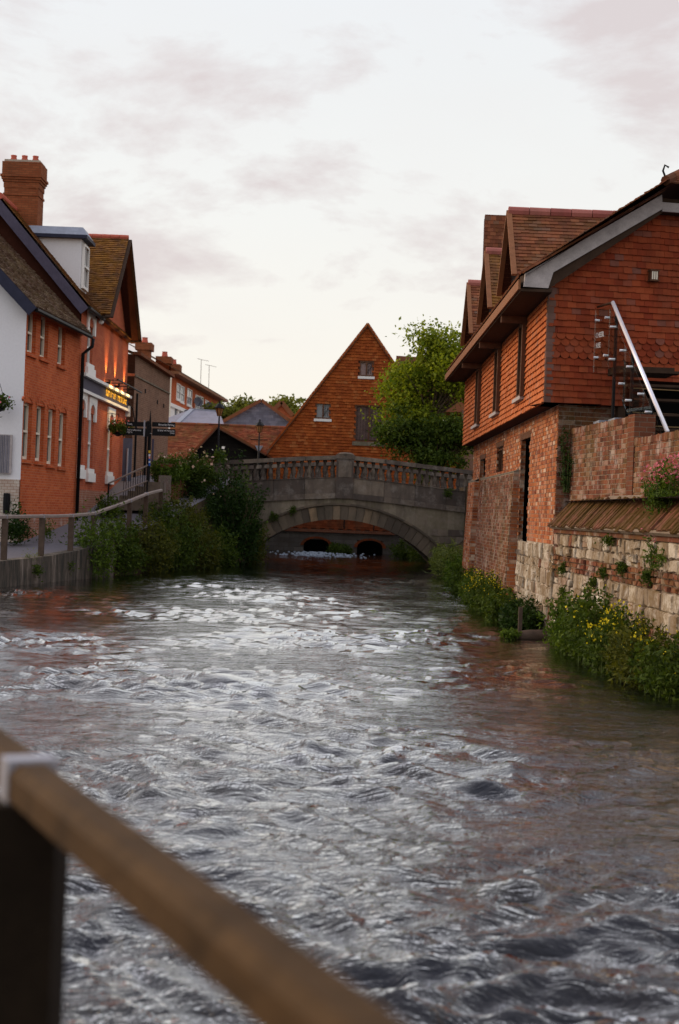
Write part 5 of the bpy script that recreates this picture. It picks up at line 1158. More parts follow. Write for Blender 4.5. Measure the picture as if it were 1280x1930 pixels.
# ---- dark brick building beyond the pub
F3 = Fr((-8.0, 54.2, 0), (0.075, 1, 0)); T3 = thing('side_building', (-9, 58, 2), 'dark brown brick building between the pub and the terrace, with stone string line', 'building')
L3 = 6.9; m = MB(); wall(m, F3, [(0, 2.2), (L3, 2.2), (L3, 7.55), (0, 7.75)]); m.poly([F3.at(L3, 2.2), F3.at(L3, 7.55), F3.at(L3, 7.55, -6), F3.at(L3, 2.2, -6)]); m.poly([F3.at(0, 7.75), F3.at(L3, 7.55), F3.at(L3, 7.9, -5), F3.at(0, 8.1, -5)]); m.build('brick_wall', 'brick_dark', T3)
t = MB(); t.bar(F3.at(0, 6.95, 0.02), F3.at(L3 - 0.1, 6.85, 0.02), 0.05, 0.06); t.build('string_line', 'bridge_stone_pale', T3)
t = MB(); t.bar(F3.at(0, 7.80, 0.05), F3.at(L3, 7.60, 0.05), 0.3, 0.12); t.build('parapet_coping', 'roof_tile_brown', T3)
Fs = Fr(F3.at(0, 7.86, -0.1), F3.U, Vector((-0.82, 0, 0.32))); m = MB(); wall(m, Fs, [(0, 0), (L3, -0.18), (L3, 2.2), (0, 2.2)], h=0.0); m.build('roof_slope', 'roof_tile_grey', T3, uv=False)
MB().box(-7.98, -7.9, 54.6, 54.7, 2.3, 6.3).build('downpipe', 'black_iron', T3); MB().tube([F3.at(2.2, 2.3, 0.06), F3.at(2.2, 5.0, 0.06)], 0.05, 6).build('vent_pipe', 'black_iron', T3, uv=False)
for u, z in ((1.9, 6.45), (4.3, 6.2), (5.6, 6.15)):
    t = MB(); frbox(t, F3, u, u + 0.16, z, z + 0.16, 0.0, 0.02); t.build('air_brick', 'window_void', T3)
q = P(240, 850, 53.2); gd = MB().box(q.x - 0.16, q.x + 0.18, 53.15, 53.22, 2.6, P(240, 826, 53.2).z); dpo = gd.build('notice_panel', 'panel_blue'); tag(dpo, 'tall blue-grey notice panel on a pale post beside the pub corner', 'notice panel'); MB().tube([(q.x + 0.03, 53.08, 2.3), (q.x + 0.03, 53.08, P(240, 845, 53.1).z)], 0.04, 8).build('post', 'galvanised', dpo, uv=False)
# ---- terrace
KT = 1.7
F4 = Fr((-7.52 * KT, 61.0 * KT, 0), (0.06, 1, 0)); T4 = thing('terrace_house', (-17, 116, 3), 'terraced house with brick upper floor, white ground floor and deep eaves', 'house')
L4 = 15.2 * KT; w4 = []; ze4 = pf(323, 706, F4)[1]; zw4 = pf(323, 761, F4)[1]
for px, t_, b_, wd in ((336, 721, 752, 1.7), (343.5, 726, 757, 1.7), (356, 731, 763, 2.3), (371.5, 743, 770, 2.0), (379.5, 746, 775, 2.0), (390, 753, 782, 1.9)):
    u, z1 = pf(px - 3, t_, F4); _, z0 = pf(px - 3, b_, F4); w4.append((u, u + wd, z0, z1))
m = MB(); wall(m, F4, [(0, zw4), (L4, zw4), (L4, ze4), (0, ze4)], w4, 0.12); m.poly([F4.at(0, 3.0), F4.at(0, ze4), F4.at(0, ze4, -9), F4.at(0, 3.0, -9)]); m.build('upper_wall', 'brick_front', T4)
for r in w4: sash(F4, r, T4, 0.05, 'white_paint', sill_mat='white_paint', pane='pane_light')
wg4 = []
for px, t_, b_ in ((331, 768, 800), (339.5, 775, 800), (347, 779, 800)):
    u, z1 = pf(px - 2, t_, F4); wg4.append((u, u + 1.2, 3.2, z1))
m = MB(); wall(m, F4, [(0, 3.0), (L4, 3.0), (L4, zw4 - 0.002), (0, zw4 - 0.002)], wg4, 0.1, h=0.03); m.build('ground_floor_wall', 'white_paint', T4)
for r in wg4: MB().poly([F4.at(r[0], r[2], -0.04), F4.at(r[1], r[2], -0.04), F4.at(r[1], r[3], -0.04), F4.at(r[0], r[3], -0.04)]).build('pane', 'pane_light', T4)
t = MB(); frbox(t, F4, 0, L4, zw4 - 0.25, zw4 + 0.02, 0.031, 0.14); t.build('band_course', 'white_paint', T4)
t = MB(); frbox(t, F4, -0.1, L4 + 0.25, ze4 - 0.02, ze4 + 0.2, -0.1, 0.7); t.build('eaves', 'oak_orange', T4)
Fs = Fr(F4.at(-0.15, ze4 + 0.21, 0.75), F4.U, Vector((-0.85, 0, 0.42))); m = MB(); wall(m, Fs, [(0, 0), (L4 + 0.4, 0), (L4 + 0.4, 6.5), (0, 6.5)]); m.build('roof', 'roof_tile_grey', T4, uv=False)
MB().tube([F4.at(-0.02, 3.0, 0.1), F4.at(-0.02, ze4 - 0.2, 0.1)], 0.10, 6).build('downpipe', 'cream_paint', T4, uv=False)
for i, (px, y0, y1, wd, Y) in enumerate(((273, 648, 690, 0.42, 60.0), (310.5, 674, 705, 0.42, 64.0), (327.5, 688, 712, 0.42, 68.0))):
    Y *= KT; wd *= KT; zt_ = P(px, y0, Y).z; x = P(px, y0, Y).x; zb = P(px, y1 + 30, Y).z
    c = MB().box(x - wd * 0.60, x + wd * 0.60, Y - 0.6, Y + 0.6, zb, zt_ - 0.5).build('chimney', 'brick_chimney', T4); MB().box(x - wd * 0.60 - 0.16, x + wd * 0.60 + 0.16, Y - 0.75, Y + 0.75, zt_ - 0.5, zt_ + 0.02).build('chimney_head', 'brick_chimney', c)
    MB().lathe([(0.25, 0), (0.19, 0.36), (0.22, 0.43)], (x, Y, zt_ + 0.02), 8).build('chimney_pot', 'terracotta', c, uv=False)
    if i == 0: MB().box(x - wd * 0.60 - 0.02, x + wd * 0.60 + 0.02, Y - 0.62, Y + 0.62, zt_ - 1.5, zt_ - 1.38).build('pale_band', 'bridge_stone_pale', c)
def aerial(px, ptop, pbot, Y, label):
    a = P(px, pbot, Y); b = P(px + 2, ptop, Y); A = thing('television_aerial', a, label, 'aerial', 'aerials on the terrace')
    MB().tube([a, b], 0.022, 5).build('mast', 'oak_brown', A, uv=False); MB().bar(b + Vector((-0.35, 0, 0.08)), b + Vector((0.62, 0, -0.1)), 0.025, 0.025).build('boom', 'oak_brown', A)
    for i in range(7): c = b + Vector((-0.3 + 0.14 * i, 0, 0.07 - 0.026 * i)); MB().bar(c + Vector((0, -0.2, 0)), c + Vector((0, 0.2, 0)), 0.012, 0.012).build('element', 'oak_brown', A)
def dish(px, py, Y, label, r=0.36):
    c = P(px, py, Y); D = thing('satellite_dish', c, label, 'satellite dish', 'dishes on the terrace front')
    m = MB(); n = Vector((0.55, -0.8, 0.25)).normalized(); a = n.cross(Vector((0, 0, 1))).normalized(); b = n.cross(a); k_ = 14
    rings = [(0.02, -0.10), (r * 0.55, -0.07), (r, 0.0)]
    for rr_, hh in rings: m.v += [tuple(c + n * hh + (a * math.cos(2 * math.pi * j / k_) + b * math.sin(2 * math.pi * j / k_)) * rr_) for j in range(k_)]
    for i in range(2):
        for j in range(k_): m.f.append((i * k_ + j, i * k_ + (j + 1) % k_, (i + 1) * k_ + (j + 1) % k_, (i + 1) * k_ + j))
    m.build('reflector', 'dish_grey', D, smooth=True, uv=False); MB().tube([c - n * 0.1, c - n * 0.3 + Vector((-0.55, 0, -0.05))], 0.03, 5).build('arm', 'black_iron', D, uv=False); MB().tube([c + b * r * 0.8, c + n * 0.45 + b * 0.1], 0.02, 5).build('feed_arm', 'black_iron', D, uv=False)
for px, t_, b_, lb in ((377.5, 678, 750, 'taller television aerial on a thin mast above the terrace eaves'), (392.5, 689, 765, 'shorter television aerial on the right-hand mast above the terrace eaves')):
    u, z = pf(px, b_, F4); aerial(px, t_, b_, F4.at(u, z, 0.2).y, lb)
for px, py, lb in ((374, 757, 'dark satellite dish between the terrace upper windows'), (395, 766, 'dark satellite dish at the far end of the terrace front'), (354, 781, 'dark satellite dish on the white ground floor of the terrace')):
    u, z = pf(px, py, F4); dish(px, py, F4.at(u, z).y - 2.5, lb, 0.40)
# ================================================================== buildings beyond the bridge, left
BN = thing('black_barn', (-5.7, 67, 3.2), 'black weatherboarded barn gable under red tiled roofs behind the roses', 'barn')
a = P(411, 806, 66); fl_ = P(350, 872, 66); fr0 = P(492, 852, 66)
m = MB().prism([(fl_.x, 66, 2.8), (fr0.x, 66, 2.8), (fr0.x, 66, fr0.z), (a.x, 66, a.z), (fl_.x, 66, fl_.z)], (0, 7.5, 0)); m.build('gable_wall', 'weatherboard', BN)
for q, nm in ((fl_, -1), (fr0, 1)):
    e = (q - a); b_ = a + e * 1.12; r_ = MB(); n = Vector((e.z, 0, -e.x)).normalized() * (0.10 if nm < 0 else -0.10)
    if n.z < 0: n = -n
    r_.prism([a + Vector((0, -0.3, 0)), b_ + Vector((0, -0.3, 0)), b_ + n + Vector((0, -0.3, 0)), a + n + Vector((0, -0.3, 0))], (0, 8.6, 0)); r_.build('porch_roof', 'roof_tile_red', BN, uv=False)
    MB().bar(a + Vector((0, -0.33, -0.02)), b_ + Vector((0, -0.33, -0.02)), 0.05, 0.12, up=(0, 1, 0)).build('bargeboard', 'oak_brown', BN)
za_ = P(420, 803, 76.2).z; x0, x1 = P(322, 803, 76).x, P(575, 803, 76).x
Fb = Fr((x0, 72.6, 4.2), (1, 0, 0), (0, 3.6, za_ - 4.2)); Lb = math.hypot(3.6, za_ - 4.2); m = MB(); wall(m, Fb, [(0, 0), (x1 - x0, 0), (x1 - x0, Lb), (0, Lb)], h=-0.012); bo = m.build('roof', 'tile_back', BN)
lay(Fb, [(0, 0), (x1 - x0, 0), (x1 - x0, Lb), (0, Lb)], bo, 'roof_tile', 'roof_tile_red', 0.12, 0.19, singles=40, seed=111, thick=0.03, wobble=0.015)
ridge((x0, 76.2, za_ + 0.02), (x1, 76.2, za_ + 0.02), bo, 0.10, 0.45, 'roof_tile_red')
MB().box(x0, x1, 72.8, 76, 2.8, 4.25).build('wall', 'weatherboard', BN)
q = P(487, 846, 65.6); MB().prism([(q.x - 0.15, 65.6, q.z + 0.15), (q.x + 0.2, 65.6, q.z + 0.15), (q.x + 0.02, 65.6, q.z - 0.18)], (0, 0.3, 0)).build('lead_hopper', 'lead', BN); MB().tube([(q.x + 0.02, 65.7, q.z - 0.1), (q.x + 0.02, 65.7, 2.8)], 0.05, 6).build('downpipe', 'black_iron', BN, uv=False)
SG = thing('slate_house', (-5.3, 90, 3.2), 'house with broad grey slate-hung gable beyond the barn', 'house')
a = P(493, 757, 88); l_ = P(400, 806, 88); r_ = P(560, 803, 88)
Fg = Fr((0, 88, 0), (1, 0, 0)); gp = [(l_.x, l_.z), (r_.x, r_.z), (a.x, a.z)]
m = MB().prism([(l_.x, 88.02, 3), (r_.x, 88.02, 3), (r_.x, 88.02, r_.z), (a.x, 88.02, a.z), (l_.x, 88.02, l_.z)], (0, 9, 0)); mo_ = m.build('gable_wall', 'lead', SG)
lay(Fg, [(l_.x, 5.5), (r_.x, 5.5), (r_.x, r_.z), (a.x, a.z), (l_.x, l_.z)], mo_, 'slate', 'roof_slate', 0.17, 0.3, seed=112, thick=0.02)
for q in (l_, r_): MB().bar(a + Vector((0, -0.2, 0.08)), q + Vector((0, -0.2, 0.0)), 0.2, 0.12, up=(0, 1, 0)).build('verge', 'roof_tile_brown', SG)
SR_ = thing('slate_roofed_shed', (-9, 80, 3.2), 'low building with grey slate roof and pale lead hip beside the terrace', 'building')
p0, p1, p2, p3 = P(325, 806, 80), P(425, 806, 80), P(413, 775, 84), P(362, 771, 84)
m = MB().poly([p0, p1, p2, p3]); m.poly([p0, p3, p3 + Vector((-3, 0, -1.2))]); m.build('roof', 'roof_slate', SR_, uv=False); MB().bar(p0, p3, 0.28, 0.06).build('lead_hip', 'lead', SR_); MB().bar(p3, p2, 0.25, 0.08).build('ridge', 'lead', SR_); MB().box(p0.x, p1.x, 80.1, 84, 3, p0.z - 0.05).build('wall', 'white_paint', SR_)
FG = thing('far_house', (-3.6, 100, 3.2), 'small far orange brick gable peeping over the slate roof', 'house')
a = P(531, 760, 100); l_ = P(512, 778, 100); r_ = P(552, 785, 100)
MB().prism([(l_.x, 100, 3), (r_.x, 100, 3), (r_.x, 100, r_.z), (a.x, 100, a.z), (l_.x, 100, l_.z)], (0, 6, 0)).build('wall', 'brick_front', FG)
for q in (l_, r_): MB().bar(a + Vector((0, -0.15, 0.08)), q + Vector((0, -0.15, 0.05)), 0.3, 0.14, up=(0, 1, 0)).build('verge', 'roof_tile_brown', FG)

# ================================================================== left bank: fences, steps, signpost, retaining wall
def rail_fence(name, label, pts, zb, post_w, mats, straps=True, rail_h=0.085, rail_w=0.10):
    T = thing(name, (pts[0][0], pts[0][1], zb[0]), label, 'fence')
    for (x, y, zt), b in zip(pts, zb):
        m = MB(); m.box(x - post_w / 2, x + post_w / 2, y - post_w / 2, y + post_w / 2, b - 0.2, zt - rail_h / 2); m.build('post', mats[0], T)
    for i in range(len(pts) - 1):
        a = Vector(pts[i]); b = Vector(pts[i + 1]); d = (b - a).normalized(); m = MB(); up = Vector((0, 0, 1)); sd = d.cross(up).normalized(); u = sd.cross(d)
        ring = [(-1, -0.75), (-0.75, -1), (0.75, -1), (1, -0.75), (1, 0.55), (0.6, 1), (-0.6, 1), (-1, 0.55)]
        n = 6
        for j in range(n + 1):
            c = a + (b - a) * (j / n)
            m.v += [tuple(c + sd * (p * rail_w / 2 + 0.002 * math.sin(7 * j + 2 * i)) + u * (q * rail_h / 2 + 0.002 * math.sin(5 * j + i))) for p, q in ring]
        for j in range(n):
            for k_ in range(8): m.f.append((j * 8 + k_, j * 8 + (k_ + 1) % 8, (j + 1) * 8 + (k_ + 1) % 8, (j + 1) * 8 + k_))
        m.f.append(tuple(range(7, -1, -1))); m.f.append(tuple(n * 8 + k_ for k_ in range(8))); m.build('rail', mats[1], T, uv=False)
    for i, (x, y, z) in enumerate(pts):
        if not straps or i == len(pts) - 1: continue
        a = Vector((x, y, z)); d = (Vector(pts[min(i + 1, len(pts) - 1)]) - Vector(pts[max(i - 1, 0)])).normalized()
        MB().bar(a - d * 0.032, a + d * 0.032, rail_w + 0.012, rail_h + 0.012).build('steel_strap', 'galvanised', T)
    return T
fp = []; fb = []
for px, py, Y in ((-62, 977, 31.4), (10, 974, 33.5), (80, 973, 35.6), (135, 972, 37.4), (177, 968, 39.3), (245, 944, 42.6), (276, 931, 44.3), (304, 924, 46.0)):
    p = P(px, py, Y); fp.append((p.x, p.y, p.z)); fb.append(gz(Y))
rail_fence('timber_fence', 'weathered timber post and rail fence along the far riverside path', fp, fb, 0.13, ('post_timber', 'rail_timber'))
ZR = EYE - 0.535
npts = [(0.62, 0.19, ZR), (-0.575, 2.72, ZR), (-2.02, 5.78, ZR)]
rail_fence('timber_handrail', 'blurred brown timber handrail and post close to the viewer, lower left', npts, [0.5] * 3, 0.14, ('post_near', 'rail_near'), rail_h=0.075, rail_w=0.085)
# steps up to the street with pale handrails
ST = thing('street_steps', (-6.9, 47.5, 1.8), 'dark stone steps climbing from the path to the street', 'steps')
for i in range(6):
    x = -7.75 + 0.26 * i; z = 2.0 + 0.16 * i; MB().box(x, -5.9, 46.6, 48.1, z - 0.16 + 0.001, z).build('step', 'step_stone', ST)
HR = thing('step_handrail', (-7.5, 46.5, 2.0), 'pale double handrail with black bars beside the street steps', 'handrail')
a0, a1 = P(205, 911, 46.5), P(279, 877, 46.5); b0_, b1_ = P(207, 936, 46.5), P(279, 906, 46.5)
MB().tube([a0, a1], 0.028, 8).build('upper_rail', 'rail_timber', HR, uv=False); MB().tube([b0_, b1_], 0.028, 8).build('lower_rail', 'rail_timber', HR, uv=False)
for t in (0.0, 1.0):
    c = a0 + (a1 - a0) * t; MB().tube([c, (c.x, c.y, 1.75 + 0.7 * t)], 0.03, 6).build('post', 'black_iron', HR, uv=False)
for i in range(10):
    t = 0.38 + 0.06 * i; c = a0 + (a1 - a0) * t; MB().tube([(c.x, 46.6, c.z - 0.06), (c.x, 46.6, 2.2)], 0.011, 4).build('bar', 'black_iron', HR, uv=False)
SGp = thing('finger_signpost', (-6.4, 48.6, 2.2), 'black finger signpost with four arms and pointed finial by the steps', 'signpost')
YS = 48.6; px_ = P(283, 800, YS).x; zt_ = P(282, 772, YS).z
MB().tube([(px_, YS, 2.0), (px_, YS, zt_ - 0.62)], 0.062, 10).build('post', 'black_iron', SGp, uv=False); MB().lathe([(0.055, 0), (0.05, 0.1), (0.004, 0.62)], (px_, YS, zt_ - 0.62), 10).build('finial', 'black_iron', SGp, uv=False)
for px0, px1, y0, y1, tx, al in ((238, 279, 796, 803, 'Town', 'L'), (238, 279, 808, 820, 'Tourist Information\nHigh St', 'L'), (287, 331, 797, 804, 'Riverside Parking', 'R'), (287, 331, 809, 821, "St Giles' Hill Viewpoint\nChesil", 'R')):
    r = prect(px0, px1, y0, y1, YS); ff = Fr((0, YS - 0.03, 0), (1, 0, 0)); t = MB(); frbox(t, ff, r[0], r[1], r[2], r[3], -0.02, 0.02); o_ = t.build('finger', 'black_iron', SGp)
    n = tx.count('\n') + 1; hh = (r[3] - r[2]) / n * 0.62
    text_mesh(tx, hh, ff, r[0] + 0.03 if al == 'L' else r[1] - 0.03, r[3] - hh * 1.15, 0.023, o_, 'sign_white', align='LEFT' if al == 'L' else 'RIGHT', ext=0.001, sx=0.8)
r = prect(272, 276, 793, 823, YS); MB().box(r[0] - 0.02, r[0] + 0.03, YS - 0.12, YS - 0.02, r[2], r[3]).build('finger_edge', 'galvanised', SGp); r = prect(276, 283, 794, 823, YS); MB().box(r[0], r[1], YS - 0.11, YS - 0.06, r[2], r[3]).build('finger', 'black_iron', SGp)
t = MB().lathe([(0.001, 0), (0.035, 0.004), (0.035, 0.012)], (px_ + 0.05, YS - 0.1, P(288, 818, YS).z), 10); t.build('bolt_cap', 'sign_white', SGp, uv=False)
r = prect(286, 291, 828, 870, YS); MB().box(r[0], r[1], YS - 0.09, YS - 0.065, r[2], r[3]).build('blue_panel', 'fascia_blue', SGp)
for i, (mt, y0, y1) in enumerate((('sticker_yellow', 849, 854), ('sticker_white', 856, 860), ('sticker_pink', 860.5, 864), ('sticker_blue', 864.5, 868), ('sticker_white', 869, 872), ('sticker_blue', 872.5, 878))):
    r = prect(280, 283.5, y0, y1, YS - 0.1); MB().box(r[0], r[1], YS - 0.085, YS - 0.066, r[2], r[3]).build('sticker', mt, SGp)
RW = thing('retaining_wall', (-5.5, 51.3, 1.5), 'dark brick retaining wall between the steps and the bridge, hung with roses', 'wall')
m = MB().prism([(-5.95, 48.9, 1.0), (-4.8, 53.4, 1.0), (-4.8, 53.4, 3.75), (-5.95, 48.9, 3.35)], (-0.35, 0.08, 0)); m.build('wall', 'brick_mill_base', RW)
MB().prism([(-5.85, 48.85, 3.36), (-4.72, 53.4, 3.76), (-4.72, 53.4, 3.86), (-5.85, 48.85, 3.46)], (-0.5, 0.1, 0)).build('coping', 'brick_mill_base', RW)
for i in range(12):
    t = i / 11; c = P(300 + 22 * t, 905, 47.5); MB().tube([(c.x, 47.5, 2.2), (c.x, 47.5, 3.05)], 0.012, 4).build('railing_bar', 'rail_timber', RW, uv=False)

# ================================================================== trees and plants
cc = P(812, 742, 64.5)
tree('broadleaf_tree', 'bright green leafy tree beyond the right end of the bridge', (cc.x - 0.2, 64.5, 3.2), 2.6, 0.16, (cc.x + 0.45, 64.5, cc.z), (3.0, 2.2, 3.15), 260, 105, 0.17, 'leaf_tree', 404, cl_r=0.66, hollow=0.25)
cc = P(800, 835, 63.0)
tree('broadleaf_tree', 'low bushy green tree hanging over the bridge parapet under the taller tree', (cc.x + 0.6, 63.0, 3.2), 0.8, 0.09, (cc.x + 0.5, 63.0, cc.z - 0.1), (2.5, 1.3, 1.7), 170, 90, 0.15, 'leaf_mid', 402, cl_r=0.45, hollow=0.3)
for i, (px, py, Y, rx_, rz_, lb) in enumerate(((470, 790, 118, 3.0, 1.5, 'far yellow-green tree crown over the slate gable, left of the two'), (552, 785, 124, 2.6, 1.5, 'far yellow-green tree crown touching the mill roof, right of the two'))):
    c = P(px, py, Y); tree('far_tree', lb, (c.x, Y, 3.0), 3.0, 0.25, (c.x, Y, c.z), (rx_, 2.0, rz_), 90, 60, 0.34, 'leaf_far', 410 + i, group='far trees', cl_r=0.7)
def bank(px, top, base_v, Y, rx, ry, stems, per, size, leaf, label, seed, name='bank_shrub', cat='shrub', zb=None, **kw):
    b = P(px, base_v, Y); zb = b.z if zb is None else zb; h = P(px, top, Y).z - zb
    return plant(name, label, cat, (b.x, Y, zb), rx, ry, h, stems, per, size, leaf, seed, **kw)
LB = [
 (176, 955, 1080, 39.0, 0.62, 0.7, 80, 44, 0.10, 'leaf_fresh', 'pale leafy willowherb at the end of the quay wall against the fence'),
 (215, 958, 1080, 41.2, 0.75, 0.9, 85, 55, 0.11, 'leaf_mid', 'mid green nettle clump rising through the fence rails'),
 (268, 962, 1078, 43.3, 0.85, 1.0, 95, 60, 0.11, 'leaf_olive', 'olive green bushy clump below the steps'),
 (318, 950, 1073, 45.4, 0.85, 1.0, 100, 60, 0.11, 'leaf_mid', 'rounded green shrub on the bank right of the fence end'),
 (362, 972, 1070, 47.2, 0.85, 0.9, 95, 60, 0.11, 'leaf_olive', 'yellowish bank shrub beside the dark sapling'),
 (400, 985, 1066, 49.4, 0.75, 0.8, 80, 55, 0.11, 'leaf_mid', 'low green shrub at the foot of the dark sapling')]
for i, (px, tp, bv, Y, rx, ry, st, pr_, sz, lf, lb) in enumerate(LB):
    bank(px, tp - 12, bv, Y, rx, ry, st, pr_, sz, lf, lb, 500 + i, zb=0.0, spread=0.16)
bank(432, 842, 1060, 51.7, 0.75, 0.8, 120, 95, 0.13, 'leaf_dark', 'tall dark leafy sapling in front of the left end of the bridge', 520, name='dark_sapling', cat='sapling', zb=0.1, spread=0.20, stem_r=0.022, lean=0.5)
bank(457, 872, 1058, 53.0, 0.45, 0.5, 60, 55, 0.12, 'leaf_fresh', 'fresh green climber on the left end of the bridge parapet', 521, name='climber', cat='climber', zb=0.1, spread=0.17)
bank(472, 965, 1055, 52.9, 0.5, 0.5, 60, 50, 0.11, 'leaf_olive', 'olive shrub at the left springing of the arch', 522, zb=0.0, spread=0.16)
bank(318, 852, 905, 49.3, 0.55, 0.6, 60, 60, 0.11, 'leaf_fresh', 'bright green rose bush between the signpost and the barn', 523, name='rose_bush', cat='rose bush', flower='petal_pale', fl_n=2, fl_size=0.09, spread=0.15)
bank(362, 842, 915, 50.8, 0.8, 0.6, 80, 60, 0.11, 'leaf_mid', 'climbing rose with pale pink blooms over the dark retaining wall', 524, name='climbing_rose', cat='rose bush', flower='petal_pale', fl_n=3, fl_size=0.11, spread=0.17)
bank(375, 890, 985, 50.6, 0.8, 0.7, 80, 60, 0.11, 'leaf_dark', 'dark ivy with a few pink roses low on the retaining wall', 525, name='ivy', cat='ivy', flower='petal_pale', fl_n=1, fl_size=0.09, spread=0.16)
bank(338, 915, 1000, 47.6, 0.8, 0.7, 80, 60, 0.11, 'leaf_olive', 'arching bramble on the slope below the signpost', 531, name='bramble', cat='bramble', zb=1.0, spread=0.16)
bank(300, 925, 1000, 45.9, 0.5, 0.5, 50, 50, 0.10, 'leaf_mid', 'leafy weeds wrapping the last post of the timber fence', 532, name='weed_clump', cat='weeds', zb=0.9, spread=0.15)
bank(412, 838, 870, 53.2, 0.2, 0.2, 12, 30, 0.11, 'leaf_fresh', 'single white rose spray beside the bridge lantern', 526, name='white_rose', cat='rose bush', flower='petal_white', fl_n=3, fl_size=0.12, spread=0.09)
bank(32, 942, 985, 38.3, 0.3, 0.3, 30, 40, 0.10, 'leaf_dark', 'small dark shrub at the foot of the white gable corner', 527, zb=1.0)
bank(85, 975, 1000, 39.2, 0.25, 0.3, 14, 24, 0.07, 'leaf_mid', 'weeds against the brick plinth behind the fence', 528, name='weed_clump', cat='weeds', zb=1.0)
bank(205, 930, 975, 45.6, 0.4, 0.4, 34, 34, 0.10, 'leaf_mid', 'leafy weeds at the foot of the pub plinth by the handrail', 529, name='weed_clump', cat='weeds', zb=1.6)
bank(60, 1040, 1060, 35.2, 0.10, 0.9, 24, 8, 0.07, 'grass_blade', 'dry grass tuft along the quay edge between the fence posts', 530, name='grass_tuft', cat='grass', zb=0.6, aspect=0.15)
for i, (px, py, lb) in enumerate(((55, 1072, 'small weed hanging on the quay wall left of the middle fence post'), (118, 1066, 'ivy patch trailing down the right end of the quay wall'))):
    Y = 34.9 if i == 0 else 37.1; b = P(px, py, Y); plant('wall_weed', lb, 'weeds', (b.x + 0.14, Y, b.z - 0.12), 0.12, 0.2, 0.3, 14, 26, 0.06, 'leaf_mid', 540 + i, spread=0.07)
for i, (px, py, Y, lb) in enumerate(((516, 975, 53.85, 'small weed rooted in the spandrel left of the arch crown'), (548, 962, 53.85, 'spiky weed on the hood mould near the arch crown'), (845, 930, 53.85, 'tiny weed in the plinth at the right end of the bridge'))):
    b = P(px, py, Y); plant('wall_weed', lb, 'weeds', (b.x, Y - 0.05, b.z - 0.1), 0.16, 0.1, 0.36, 12, 22, 0.075, 'leaf_mid', 550 + i, spread=0.07)
# right bank
bank(846, 1012, 1085, 47.5, 0.55, 1.6, 170, 14, 0.30, 'grass_blade', 'tall grassy clump at the right foot of the bridge arch', 560, name='grass_clump', cat='grass', aspect=0.10, spread=0.12, zb=0.1)
bank(868, 1040, 1100, 42.5, 0.40, 1.3, 90, 45, 0.10, 'leaf_fresh', 'fresh green bank plant at the far corner of the house', 561, zb=0.05)
RB = [
 (884, 1066, 38.2, 3.42, 0.30, 1.2, 70, 40, 0.09, 'leaf_mid', None, 'green waterside plant below the far slot of the house'),
 (908, 1068, 34.6, 3.36, 0.32, 1.1, 90, 40, 0.085, 'leaf_fresh', 'petal_yellow', 'yellow-flowering plant, farthest along the house wall'),
 (938, 1078, 31.3, 3.34, 0.36, 1.1, 110, 42, 0.08, 'leaf_mid', 'petal_yellow', 'dense yellow-flowering clump below the brick buttress'),
 (968, 1105, 28.4, 3.36, 0.38, 0.9, 95, 42, 0.08, 'leaf_mid', 'petal_yellow', 'sparse yellow-flowering plant left of the stake'),
 (1002, 1122, 26.2, 3.44, 0.32, 0.7, 80, 42, 0.08, 'leaf_dark', None, 'dark green plant behind the stake at the wall corner'),
 (1078, 1120, 22.6, 3.78, 0.36, 0.8, 120, 48, 0.075, 'leaf_fresh', None, 'bushy green plant right of the white corner stones'),
 (1125, 1102, 20.8, 3.84, 0.38, 0.8, 130, 50, 0.075, 'leaf_mid', 'petal_yellow', 'tall green plant with a few yellow flowers by the wall'),
 (1170, 1140, 19.4, 3.90, 0.38, 0.7, 130, 50, 0.07, 'leaf_mid', 'petal_yellow', 'yellow-flowering plant below the big pale stone'),
 (1222, 1165, 18.2, 3.98, 0.38, 0.7, 130, 48, 0.07, 'leaf_olive', 'petal_yellow', 'yellow-flowering plant near the right edge of the picture'),
 (1268, 1180, 17.2, 4.06, 0.36, 0.7, 120, 48, 0.07, 'leaf_mid', 'petal_yellow', 'rightmost waterside plant, cut by the picture edge')]
for i, (px, tp, Y, X, rx, ry, st, pr_, sz, lf, fw_, lb) in enumerate(RB):
    ht = P(px, tp, Y).z + 0.02
    plant('waterside_plant', lb, 'plant', (X, Y, 0.0), rx, ry, ht, st, pr_, sz, lf, 570 + i, group='plants along the right bank', flower=fw_, fl_n=10 if i in (1, 2, 7) else 5, fl_size=0.034, spread=0.085, lean=0.45, fl_p=0.75 if i in (1, 2, 7) else 0.22)
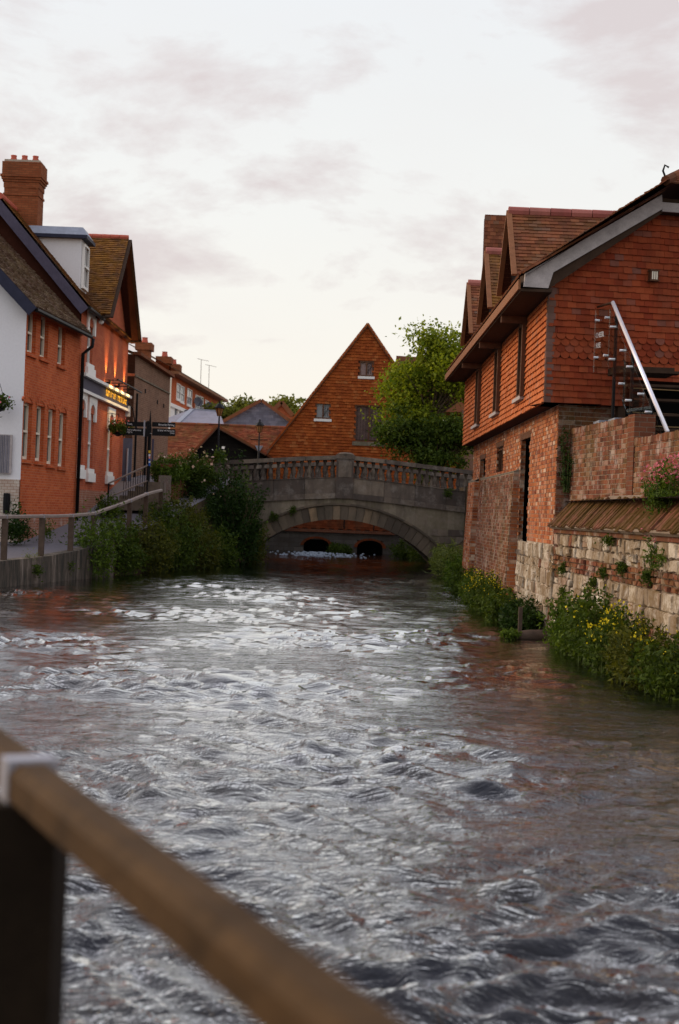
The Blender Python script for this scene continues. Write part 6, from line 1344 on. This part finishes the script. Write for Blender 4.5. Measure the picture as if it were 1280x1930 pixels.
bank(1252, 862, 958, 19.0, 0.28, 0.45, 60, 34, 0.06, 'leaf_fresh', 'pink valerian in flower on the mossy coping at the right edge', 590, name='valerian', cat='flower', flower='petal_pink', fl_n=16, fl_size=0.036, spread=0.06, fl_p=0.95)
bank(1240, 1000, 1060, 18.6, 0.12, 0.4, 26, 26, 0.05, 'leaf_fresh', 'smaller pink valerian hanging on the stone wall below the coping', 591, name='valerian', cat='flower', flower='petal_pink', fl_n=8, fl_size=0.032, spread=0.06, zb=1.5, fl_p=0.8)
f0, L0 = seg_fr(0)
for i, (u, z, s, lb) in enumerate(((1.0, 1.15, 0.2, 'dark weed tuft on the stone wall nearest the house corner'), (1.1, 0.72, 0.26, 'larger weed tuft low on the stone wall near the corner'), (3.2, 1.05, 0.15, 'round weed tuft at mid height on the stone wall'), (3.9, 1.25, 0.13, 'small weed tuft above the round one on the stone wall'), (5.0, 1.35, 0.2, 'trailing weed under the brick band of the stone wall'), (6.4, 1.3, 0.18, 'weed tuft on the stone wall towards the right edge'), (4.2, 1.75, 0.14, 'tiny fern under the mossy coping'))):
    b = f0.at(u, z, 0.06); plant('wall_weed', lb, 'weeds', b, 0.07, s * 0.6, s, 16, 26, 0.045, 'leaf_mid', 600 + i, spread=0.05)
b = frbg.at(0.17, 2.55, 0.08); plant('ivy', 'dark ivy strand climbing the shaded brick corner of the house', 'ivy', b, 0.10, 0.08, 1.25, 16, 40, 0.055, 'leaf_dark', 620, spread=0.06)
for i, (px, tp, bv, Y, lb) in enumerate(((770, 1012, 1056, 66.0, 'green bank plants seen under the right half of the arch'), (640, 1022, 1050, 70.5, 'small green plant between the mill races'), (810, 1020, 1056, 64.0, 'green plants at the right springing seen under the arch'))):
    bank(px, tp, bv, Y, 0.9 if i != 1 else 0.5, 0.8, 60, 40, 0.11, 'leaf_mid', lb, 630 + i, zb=0.0)
b = P(965, 1212, 24.2); plant('water_weed', 'bright weed trailing over the log in the water', 'weeds', (2.98, 24.25, 0.03), 0.16, 0.14, 0.12, 30, 20, 0.06, 'leaf_fresh', 640, spread=0.05)
